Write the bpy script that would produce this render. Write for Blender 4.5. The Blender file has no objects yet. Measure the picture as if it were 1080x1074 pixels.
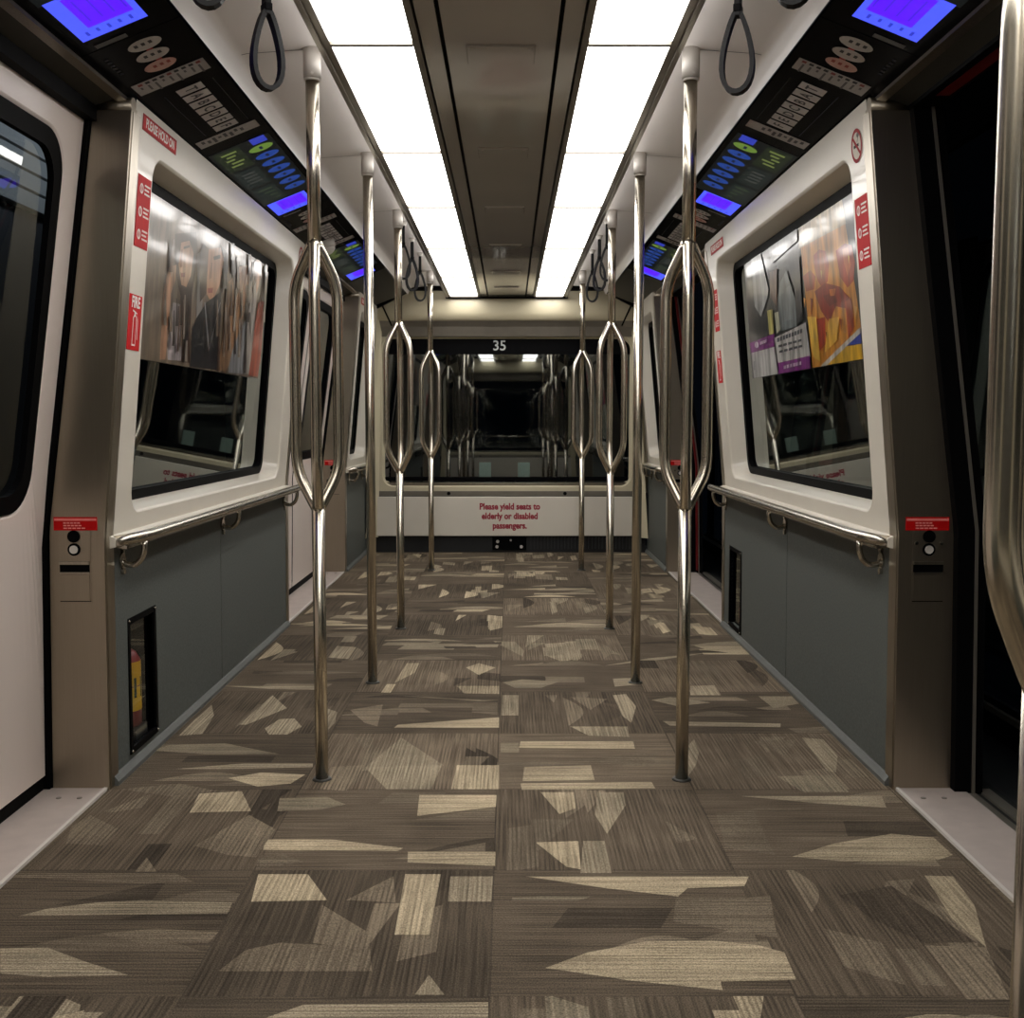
import bpy, bmesh, math, random
from mathutils import Vector, Matrix
PI = math.pi
scene = bpy.context.scene
COL = scene.collection
random.seed(11)

# ------------------------------------------------------------------ helpers
def lin(c):
    return tuple((v/12.92 if v <= .04045 else ((v+.055)/1.055)**2.4) for v in (x/255. for x in c))

class MB:
    """collects faces; build() links them as ONE mesh object"""
    def __init__(s):
        s.v = []; s.f = []; s.sm = []; s.mi = []; s.col = []
    def face(s, pts, smooth=False, mi=0, col=(255, 255, 255)):
        b = len(s.v); s.v += [tuple(p) for p in pts]
        s.f.append(tuple(range(b, b+len(pts)))); s.sm.append(smooth); s.mi.append(mi); s.col.append(col)
    def raw(s, verts, faces, smooth=False, mi=0, col=(255, 255, 255)):
        b = len(s.v); s.v += [tuple(p) for p in verts]
        for f in faces:
            s.f.append(tuple(i+b for i in f)); s.sm.append(smooth); s.mi.append(mi); s.col.append(col)
    def box(s, a, b, bev=0., **k):
        x0, x1 = sorted((a[0], b[0])); y0, y1 = sorted((a[1], b[1])); z0, z1 = sorted((a[2], b[2]))
        if bev <= 0:
            v = [(x, y, z) for x in (x0, x1) for y in (y0, y1) for z in (z0, z1)]
            f = [(0, 1, 3, 2), (4, 6, 7, 5), (0, 4, 5, 1), (2, 3, 7, 6), (0, 2, 6, 4), (1, 5, 7, 3)]
            s.raw(v, f, **k)
        else:
            bm = bmesh.new()
            bmesh.ops.create_cube(bm, size=1)
            for w in bm.verts:
                w.co = Vector(((x0+x1)/2+w.co.x*(x1-x0), (y0+y1)/2+w.co.y*(y1-y0), (z0+z1)/2+w.co.z*(z1-z0)))
            bmesh.ops.bevel(bm, geom=bm.edges[:], offset=bev, segments=2, affect='EDGES', profile=.5)
            bm.verts.index_update()
            s.raw([w.co[:] for w in bm.verts], [[w.index for w in f.verts] for f in bm.faces], **k)
            bm.free()
    def prism(s, prof, y0, y1, smooth=False, caps=True, **k):
        """closed (x,z) outline run along y"""
        n = len(prof)
        v = [(x, y0, z) for x, z in prof]+[(x, y1, z) for x, z in prof]
        f = [(i, (i+1) % n, n+(i+1) % n, n+i) for i in range(n)]
        s.raw(v, f, smooth=smooth, **k)
        if caps:
            s.raw(v, [tuple(range(n)), tuple(range(2*n-1, n-1, -1))], **k)
    def strip(s, prof, y0, y1, smooth=False, **k):
        n = len(prof)
        v = [(x, y0, z) for x, z in prof]+[(x, y1, z) for x, z in prof]
        s.raw(v, [(i, i+1, n+i+1, n+i) for i in range(n-1)], smooth=smooth, **k)
    def tube(s, pts, r, n=14, caps=True, closed=False, squash=None, **k):
        pts = [Vector(p) for p in pts]; m = len(pts)
        rr = r if isinstance(r, (list, tuple)) else [r]*m
        tans = []
        for i in range(m):
            if closed: t = pts[(i+1) % m]-pts[i-1]
            elif i == 0: t = pts[1]-pts[0]
            elif i == m-1: t = pts[-1]-pts[-2]
            else: t = (pts[i+1]-pts[i]).normalized()+(pts[i]-pts[i-1]).normalized()
            tans.append(t.normalized())
        a = Vector((1, 0, 0)) if abs(tans[0].x) < .9 else Vector((0, 1, 0))
        u = (a-tans[0]*a.dot(tans[0])).normalized()
        V = []
        for i in range(m):
            u = (u-tans[i]*u.dot(tans[i])).normalized(); w = tans[i].cross(u)
            for j in range(n):
                q = 2*PI*j/n
                V.append(pts[i]+(u*math.cos(q)*(squash[0] if squash else 1)+w*math.sin(q)*(squash[1] if squash else 1))*rr[i])
        F = []
        for i in range(m if closed else m-1):
            i2 = (i+1) % m
            for j in range(n):
                j2 = (j+1) % n
                F.append((i*n+j, i*n+j2, i2*n+j2, i2*n+j))
        k.pop('smooth', None)
        s.raw(V, F, smooth=True, **k)
        if caps and not closed:
            s.raw(V[:n], [tuple(range(n))[::-1]], **k); s.raw(V[-n:], [tuple(range(n))], **k)
    def build(s, name, mat, parent=None, merge=True):
        me = bpy.data.meshes.new(name)
        me.from_pydata(s.v, [], s.f)
        mats = mat if isinstance(mat, (list, tuple)) else [mat]
        for m in mats: me.materials.append(m)
        me.polygons.foreach_set('use_smooth', s.sm)
        me.polygons.foreach_set('material_index', s.mi)
        ca = me.color_attributes.new('col', 'FLOAT_COLOR', 'CORNER')
        buf = []
        for f, c in zip(s.f, s.col):
            l = lin(c[:3]); a = c[3] if len(c) > 3 else 1.
            for _ in f: buf += [l[0], l[1], l[2], a]
        ca.data.foreach_set('color', buf)
        if merge:
            bm = bmesh.new(); bm.from_mesh(me)
            bmesh.ops.remove_doubles(bm, verts=bm.verts[:], dist=2e-5)
            bmesh.ops.recalc_face_normals(bm, faces=bm.faces[:])
            bm.to_mesh(me); bm.free()
        me.update()
        o = bpy.data.objects.new(name, me); COL.objects.link(o)
        if parent is not None: o.parent = parent
        return o

def rounded(pts, r, seg=6):
    """round the inner corners of an open path"""
    pts = [Vector(p) for p in pts]; out = [pts[0]]
    for i in range(1, len(pts)-1):
        a, b, c = pts[i-1], pts[i], pts[i+1]
        d1 = (a-b).normalized(); d2 = (c-b).normalized()
        rr = min(r, (a-b).length*.49, (c-b).length*.49)
        p, q = b+d1*rr, b+d2*rr
        for t in range(seg+1):
            t /= seg
            out.append(p*(1-t)**2+b*2*t*(1-t)+q*t*t)
    out.append(pts[-1]); return out

def rrect(u0, u1, v0, v1, r, n=8):
    """rounded rectangle as list of (u,v, side info) counter clockwise from the lower right corner"""
    L = []
    for cu, cv, a0 in ((u1-r, v0+r, -90), (u1-r, v1-r, 0), (u0+r, v1-r, 90), (u0+r, v0+r, 180)):
        for i in range(n+1):
            a = math.radians(a0+90*i/n)
            L.append((cu+r*math.cos(a), cv+r*math.sin(a)))
    return L

def outer_match(u0, u1, v0, v1, r, U0, U1, V0, V1, n=8):
    """points on the outer rectangle that pair with rrect()"""
    L = []
    data = (((u1-r, V0), (U1, V0), (U1, v0+r)), ((U1, v1-r), (U1, V1), (u1-r, V1)),
            ((u0+r, V1), (U0, V1), (U0, v1-r)), ((U0, v0+r), (U0, V0), (u0+r, V0)))
    for a, c, b in data:
        for i in range(n+1):
            t = i/n*2
            p, q, t = (a, c, t) if t <= 1 else (c, b, t-1)
            L.append((p[0]+(q[0]-p[0])*t, p[1]+(q[1]-p[1])*t))
    return L

def empty(name, loc=(0, 0, 0)):
    o = bpy.data.objects.new(name, None); COL.objects.link(o); o.location = loc
    o.empty_display_size = .05; return o
def tag(o, label=None, cat=None, group=None, kind=None):
    if label: o['label'] = label
    if cat: o['category'] = cat
    if group: o['group'] = group
    if kind: o['kind'] = kind
    return o
def structure(o, label=None): return tag(o, label=label, kind='structure')

class Fr:
    """a flat frame: origin, right, up; normal = right x up"""
    def __init__(s, o, r, u):
        s.o = Vector(o); s.r = Vector(r).normalized(); s.u = Vector(u).normalized(); s.n = s.r.cross(s.u)
    def p(s, a, b, d=0.): return s.o+s.r*a+s.u*b+s.n*d
    def mat(s, a=0, b=0, d=0):
        m = Matrix((s.r, s.u, s.n)).transposed().to_4x4(); m.translation = s.p(a, b, d); return m

def plate(mb, fr, a0, a1, b0, b1, d0, d1, **k):
    v = [fr.p(a, b, d) for a in (a0, a1) for b in (b0, b1) for d in (d0, d1)]
    mb.raw(v, [(0, 1, 3, 2), (4, 6, 7, 5), (0, 4, 5, 1), (2, 3, 7, 6), (0, 2, 6, 4), (1, 5, 7, 3)], **k)
def poly(mb, fr, pts, d, col): mb.face([fr.p(a, b, d) for a, b in pts], col=col)
def rect(a0, a1, b0, b1): return [(a0, b0), (a1, b0), (a1, b1), (a0, b1)]
def ell(ca, cb, ra, rb, n=20, rot=0):
    return [(ca+ra*math.cos(2*PI*i/n)*math.cos(rot)-rb*math.sin(2*PI*i/n)*math.sin(rot),
             cb+ra*math.cos(2*PI*i/n)*math.sin(rot)+rb*math.sin(2*PI*i/n)*math.cos(rot)) for i in range(n)]
def ring(mb, fr, ca, cb, r0, r1, d, col, n=28, sy=1.):
    for i in range(n):
        a, b = 2*PI*i/n, 2*PI*(i+1)/n
        poly(mb, fr, [(ca+r0*math.cos(a), cb+sy*r0*math.sin(a)), (ca+r1*math.cos(a), cb+sy*r1*math.sin(a)),
                      (ca+r1*math.cos(b), cb+sy*r1*math.sin(b)), (ca+r0*math.cos(b), cb+sy*r0*math.sin(b))], d, col)
def disc(mb, fr, ca, cb, r, d0, d1, n=24, **k):
    A = [fr.p(ca+r*math.cos(2*PI*i/n), cb+r*math.sin(2*PI*i/n), d0) for i in range(n)]
    B = [fr.p(ca+r*math.cos(2*PI*i/n), cb+r*math.sin(2*PI*i/n), d1) for i in range(n)]
    mb.raw(A+B, [(i, (i+1) % n, n+(i+1) % n, n+i) for i in range(n)], **k)
    mb.raw(B, [tuple(range(n))], **k)

def lettering(name, txt, fr, a, b, d, size, mat, parent, align='CENTER', bold=0., sx=1., spacing=1., line=1.):
    cu = bpy.data.curves.new(name, 'FONT'); cu.body = txt; cu.size = size; cu.align_x = align; cu.align_y = 'CENTER'
    cu.offset = bold; cu.space_character = spacing; cu.space_line = line; cu.resolution_u = 3
    t = bpy.data.objects.new(name, cu); COL.objects.link(t)
    bpy.context.view_layer.update()
    me = bpy.data.meshes.new_from_object(t.evaluated_get(bpy.context.evaluated_depsgraph_get()))
    bpy.data.objects.remove(t)
    me.transform(Matrix.Diagonal((sx, 1, 1, 1))); me.transform(fr.mat(a, b, d))
    me.materials.clear(); me.materials.append(mat); me.name = name
    o = bpy.data.objects.new(name, me); COL.objects.link(o); o.parent = parent
    return o

def copy_tree(o, parent=None):
    c = o.copy(); COL.objects.link(c)
    if parent is not None: c.parent = parent
    for ch in list(o.children): copy_tree(ch, c)
    return c

# ------------------------------------------------------------------ materials
class M: pass
def new(name):
    m = bpy.data.materials.new(name); m.use_nodes = True
    return m, m.node_tree.nodes, m.node_tree.links, m.node_tree.nodes['Principled BSDF']
def simple(name, c, rough=.5, metal=0., spec=.5, coat=0., noise=0., nscale=40., bump=0., aniso=None):
    m, N, L, P = new(name)
    P.inputs['Base Color'].default_value = (*lin(c), 1); P.inputs['Roughness'].default_value = rough
    P.inputs['Metallic'].default_value = metal; P.inputs['Specular IOR Level'].default_value = spec
    P.inputs['Coat Weight'].default_value = coat; P.inputs['Coat Roughness'].default_value = .05
    tc = N.new('ShaderNodeTexCoord'); nz = N.new('ShaderNodeTexNoise'); nz.inputs['Scale'].default_value = nscale
    nz.inputs['Detail'].default_value = 4
    if aniso:
        mp = N.new('ShaderNodeMapping'); mp.inputs['Scale'].default_value = aniso
        L.new(tc.outputs['Object'], mp.inputs['Vector']); L.new(mp.outputs[0], nz.inputs['Vector'])
    else: L.new(tc.outputs['Object'], nz.inputs['Vector'])
    if noise:
        mx = N.new('ShaderNodeMix'); mx.data_type = 'RGBA'; mx.blend_type = 'MULTIPLY'; mx.inputs['Factor'].default_value = 1
        mr = N.new('ShaderNodeMapRange'); mr.inputs['From Min'].default_value = .25; mr.inputs['From Max'].default_value = .75
        mr.inputs['To Min'].default_value = 1-noise; mr.inputs['To Max'].default_value = 1+noise*.5
        L.new(nz.outputs['Fac'], mr.inputs['Value'])
        mx.inputs['A'].default_value = (*lin(c), 1); L.new(mr.outputs[0], mx.inputs['B'])
        L.new(mx.outputs['Result'], P.inputs['Base Color'])
    if bump:
        bp = N.new('ShaderNodeBump'); bp.inputs['Strength'].default_value = bump; bp.inputs['Distance'].default_value = .002
        L.new(nz.outputs['Fac'], bp.inputs['Height']); L.new(bp.outputs[0], P.inputs['Normal'])
    return m
M.white = simple('white_moulded_panel', (214, 207, 193), .32, noise=.05, nscale=3, coat=.25)
M.door = simple('white_door_paint', (216, 203, 194), .35, noise=.03, nscale=2, coat=.1)
M.ceil = simple('ceiling_panel_white', (222, 216, 212), .33, noise=.04, nscale=3, coat=.15)
M.steel = simple('brushed_stainless', (178, 170, 156), .3, metal=1, noise=.18, nscale=6, aniso=(30, 30, 1.2))
M.column = simple('brushed_column_steel', (166, 156, 140), .36, metal=1, noise=.06, nscale=5, aniso=(60, 60, 1))
M.pole = simple('polished_pole_steel', (206, 198, 182), .24, metal=1, noise=.06, nscale=20)
M.rail = simple('rail_steel', (190, 184, 172), .22, metal=1, noise=.08, nscale=20)
M.kick = simple('speckled_grey_panel', (88, 92, 88), .6, noise=.3, nscale=160, spec=.3)
M.skirt = simple('skirting_grey', (98, 100, 97), .5, noise=.1)
M.black = simple('black_rubber', (6, 6, 7), .6, noise=.15, nscale=60, spec=.05)
M.gloss = simple('black_display_plastic', (7, 7, 11), .22, noise=.1, nscale=30, spec=.015)
M.dark = simple('dark_header_metal', (62, 62, 58), .4, metal=.3, noise=.12, nscale=8)
M.trimg = simple('light_frame_aluminium', (128, 122, 112), .35, metal=.6, noise=.1, nscale=15)
M.cpanel = simple('glossy_grey_ceiling', (188, 182, 174), .12, noise=.04, nscale=3, spec=.7, coat=.6)
M.plate = simple('sill_plate', (186, 174, 166), .45, metal=.2, noise=.1, nscale=18)
M.strap = simple('strap_black_leather', (12, 11, 11), .6, noise=.2, nscale=90, spec=.2)
M.cap = simple('white_pole_cap', (206, 200, 192), .4, noise=.04)
M.endbeige = simple('end_bulkhead_beige', (198, 188, 160), .4, noise=.05, nscale=4)
M.red = simple('red_plastic', (104, 10, 10), .4, noise=.06)
M.plat = simple('platform_dark_wall', (30, 30, 33), .5, noise=.2, nscale=4)
M.slat = simple('station_slat_grey', (150, 152, 150), .6, noise=.1, nscale=5)
M.floorend = simple('under_panel_dark', (22, 23, 24), .6, noise=.2, nscale=30)
M.white_txt = simple('white_lettering', (232, 226, 220), .5, noise=.02)
M.red_txt = simple('crimson_lettering', (150, 22, 48), .5, noise=.02)
M.dark_txt = simple('dark_lettering', (28, 28, 34), .5, noise=.02)
M.grey_txt = simple('grey_lettering', (172, 174, 172), .5, noise=.02)
M.cloth = simple('dark_cloth', (20, 20, 24), .8, noise=.2, nscale=40)

def attr_mat(name, rough=.45, emit=0., spec=.4, mul=None, coat=0., streak=None):
    m, N, L, P = new(name)
    at = N.new('ShaderNodeAttribute'); at.attribute_name = 'col'
    tc = N.new('ShaderNodeTexCoord'); nz = N.new('ShaderNodeTexNoise'); nz.inputs['Scale'].default_value = 60
    mr = N.new('ShaderNodeMapRange'); mr.inputs['To Min'].default_value = .88; mr.inputs['To Max'].default_value = 1.1
    if streak:
        mp = N.new('ShaderNodeMapping'); mp.inputs['Scale'].default_value = (1, 1, streak)
        L.new(tc.outputs['Object'], mp.inputs['Vector']); L.new(mp.outputs[0], nz.inputs['Vector'])
        nz.inputs['Scale'].default_value = 26; nz.inputs['Detail'].default_value = 6
        mr.inputs['From Min'].default_value = .34; mr.inputs['From Max'].default_value = .66
        mr.inputs['To Min'].default_value = .3; mr.inputs['To Max'].default_value = .86
    else: L.new(tc.outputs['Object'], nz.inputs['Vector'])
    L.new(nz.outputs['Fac'], mr.inputs['Value'])
    mx = N.new('ShaderNodeMix'); mx.data_type = 'RGBA'; mx.blend_type = 'MULTIPLY'; mx.inputs['Factor'].default_value = 1
    L.new(at.outputs['Color'], mx.inputs['A']); L.new(mr.outputs[0], mx.inputs['B'])
    P.inputs['Roughness'].default_value = rough; P.inputs['Specular IOR Level'].default_value = spec
    P.inputs['Coat Weight'].default_value = coat; P.inputs['Coat Roughness'].default_value = .08
    if emit:
        P.inputs['Base Color'].default_value = (.01, .01, .012, 1)
        L.new(mx.outputs['Result'], P.inputs['Emission Color']); P.inputs['Emission Strength'].default_value = emit
    else: L.new(mx.outputs['Result'], P.inputs['Base Color'])
    return m
M.print = attr_mat('printed_vinyl', .55, spec=.15)
M.poster = attr_mat('glossy_poster', .3, coat=.5, streak=.22)
M.screen = attr_mat('lit_screen', .3, emit=.62, spec=.1)
M.led = attr_mat('lit_led_board', .3, emit=.36, spec=.03)

def glass_mat(name, tint, ior, rough=.02):
    m, N, L, P = new(name); N.remove(P)
    out = [n for n in N if n.type == 'OUTPUT_MATERIAL'][0]
    tr = N.new('ShaderNodeBsdfTransparent'); tr.inputs[0].default_value = (*tint, 1)
    gl = N.new('ShaderNodeBsdfGlossy'); gl.inputs['Roughness'].default_value = rough
    gl.inputs['Color'].default_value = (.9, .95, .93, 1)
    lw = N.new('ShaderNodeLayerWeight'); lw.inputs['Blend'].default_value = .5
    pw = N.new('ShaderNodeMath'); pw.operation = 'POWER'; pw.inputs[1].default_value = 4.; L.new(lw.outputs['Facing'], pw.inputs[0])
    fr = N.new('ShaderNodeMapRange'); fr.inputs['To Min'].default_value = ior; L.new(pw.outputs[0], fr.inputs['Value'])
    mx = N.new('ShaderNodeMixShader')
    L.new(fr.outputs[0], mx.inputs[0]); L.new(tr.outputs[0], mx.inputs[1]); L.new(gl.outputs[0], mx.inputs[2])
    L.new(mx.outputs[0], out.inputs[0]); return m
M.glass = glass_mat('tinted_window_glass', (.2, .24, .24), .17)
M.doorglass = glass_mat('door_window_glass', (.55, .58, .6), .05)
M.clear = glass_mat('clear_cover', (.88, .88, .88), .02)

def light_mat():
    m, N, L, P = new('lit_diffuser')
    tc = N.new('ShaderNodeTexCoord'); nz = N.new('ShaderNodeTexNoise'); nz.inputs['Scale'].default_value = 2.5
    L.new(tc.outputs['Object'], nz.inputs['Vector'])
    mr = N.new('ShaderNodeMapRange'); mr.inputs['To Min'].default_value = .92; mr.inputs['To Max'].default_value = 1.06
    L.new(nz.outputs['Fac'], mr.inputs['Value'])
    mx = N.new('ShaderNodeMath'); mx.operation = 'MULTIPLY'; mx.inputs[1].default_value = LIGHT
    L.new(mr.outputs[0], mx.inputs[0])
    P.inputs['Base Color'].default_value = (.8, .8, .8, 1); P.inputs['Emission Color'].default_value = (1., .97, .935, 1)
    L.new(mx.outputs[0], P.inputs['Emission Strength']); return m
LIGHT = 4.2
M.light = light_mat()
LIGHT = 1.5
M.edge_light = light_mat()

def carpet_mat():
    m, N, L, P = new('carpet_tiles')
    at = N.new('ShaderNodeAttribute'); at.attribute_name = 'col'
    tc = N.new('ShaderNodeTexCoord')
    def math_(op, a=None, b=None, va=None, vb=None):
        n = N.new('ShaderNodeMath'); n.operation = op
        if a is not None: L.new(a, n.inputs[0])
        elif va is not None: n.inputs[0].default_value = va
        if b is not None: L.new(b, n.inputs[1])
        elif vb is not None: n.inputs[1].default_value = vb
        return n.outputs[0]
    sp = N.new('ShaderNodeSeparateXYZ'); L.new(tc.outputs['Object'], sp.inputs[0])
    # across-stripe coordinate: x for tiles whose stripes run along y (alpha=1), y for the others (alpha=0)
    dif = math_('SUBTRACT', sp.outputs['X'], sp.outputs['Y'])
    acr = math_('ADD', math_('MULTIPLY', dif, at.outputs['Alpha']), sp.outputs['Y'])
    dif2 = math_('SUBTRACT', sp.outputs['Y'], sp.outputs['X'])
    alo = math_('ADD', math_('MULTIPLY', dif2, at.outputs['Alpha']), sp.outputs['X'])
    cmb = N.new('ShaderNodeCombineXYZ'); L.new(acr, cmb.inputs[0]); L.new(math_('MULTIPLY', alo, None, vb=.02), cmb.inputs[1])
    n1 = N.new('ShaderNodeTexNoise'); n1.inputs['Scale'].default_value = 150; n1.inputs['Detail'].default_value = 1
    L.new(cmb.outputs[0], n1.inputs['Vector'])
    n2 = N.new('ShaderNodeTexNoise'); n2.inputs['Scale'].default_value = 330; n2.inputs['Detail'].default_value = 2
    L.new(tc.outputs['Object'], n2.inputs['Vector'])
    n3 = N.new('ShaderNodeTexNoise'); n3.inputs['Scale'].default_value = 2.2; n3.inputs['Detail'].default_value = 5
    L.new(tc.outputs['Object'], n3.inputs['Vector'])
    def mr(s, a, b, lo, hi):
        r = N.new('ShaderNodeMapRange'); r.inputs['From Min'].default_value = a; r.inputs['From Max'].default_value = b
        r.inputs['To Min'].default_value = lo; r.inputs['To Max'].default_value = hi; L.new(s, r.inputs['Value']); return r.outputs[0]
    ph = math_('ADD', math_('MULTIPLY', acr, None, vb=2*PI/.0105), math_('MULTIPLY', n3.outputs['Fac'], None, vb=9.))
    sn = math_('SINE', ph)
    n4 = N.new('ShaderNodeTexNoise'); n4.inputs['Scale'].default_value = 7; n4.inputs['Detail'].default_value = 2
    L.new(tc.outputs['Object'], n4.inputs['Vector'])
    amp = mr(n4.outputs['Fac'], .4, .62, .04, .36)
    ln = math_('SUBTRACT', None, math_('MULTIPLY', mr(sn, -.2, .9, 0, 1), amp), va=1.)
    st = math_('MULTIPLY', mr(n1.outputs['Fac'], .38, .62, .74, 1.16), ln)
    gr = mr(n2.outputs['Fac'], .32, .68, .62, 1.38)
    di = mr(n3.outputs['Fac'], .3, .7, .74, 1.2)
    f = math_('MULTIPLY', math_('MULTIPLY', st, gr), di)
    mx = N.new('ShaderNodeMix'); mx.data_type = 'RGBA'; mx.blend_type = 'MULTIPLY'; mx.inputs['Factor'].default_value = 1
    L.new(at.outputs['Color'], mx.inputs['A']); L.new(f, mx.inputs['B'])
    L.new(mx.outputs['Result'], P.inputs['Base Color'])
    P.inputs['Roughness'].default_value = .95; P.inputs['Specular IOR Level'].default_value = .1
    bp = N.new('ShaderNodeBump'); bp.inputs['Strength'].default_value = .5; bp.inputs['Distance'].default_value = .004
    L.new(math_('ADD', n2.outputs['Fac'], n1.outputs['Fac']), bp.inputs['Height']); L.new(bp.outputs[0], P.inputs['Normal'])
    return m
M.carpet = carpet_mat()
EXPO = 1.1
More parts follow.
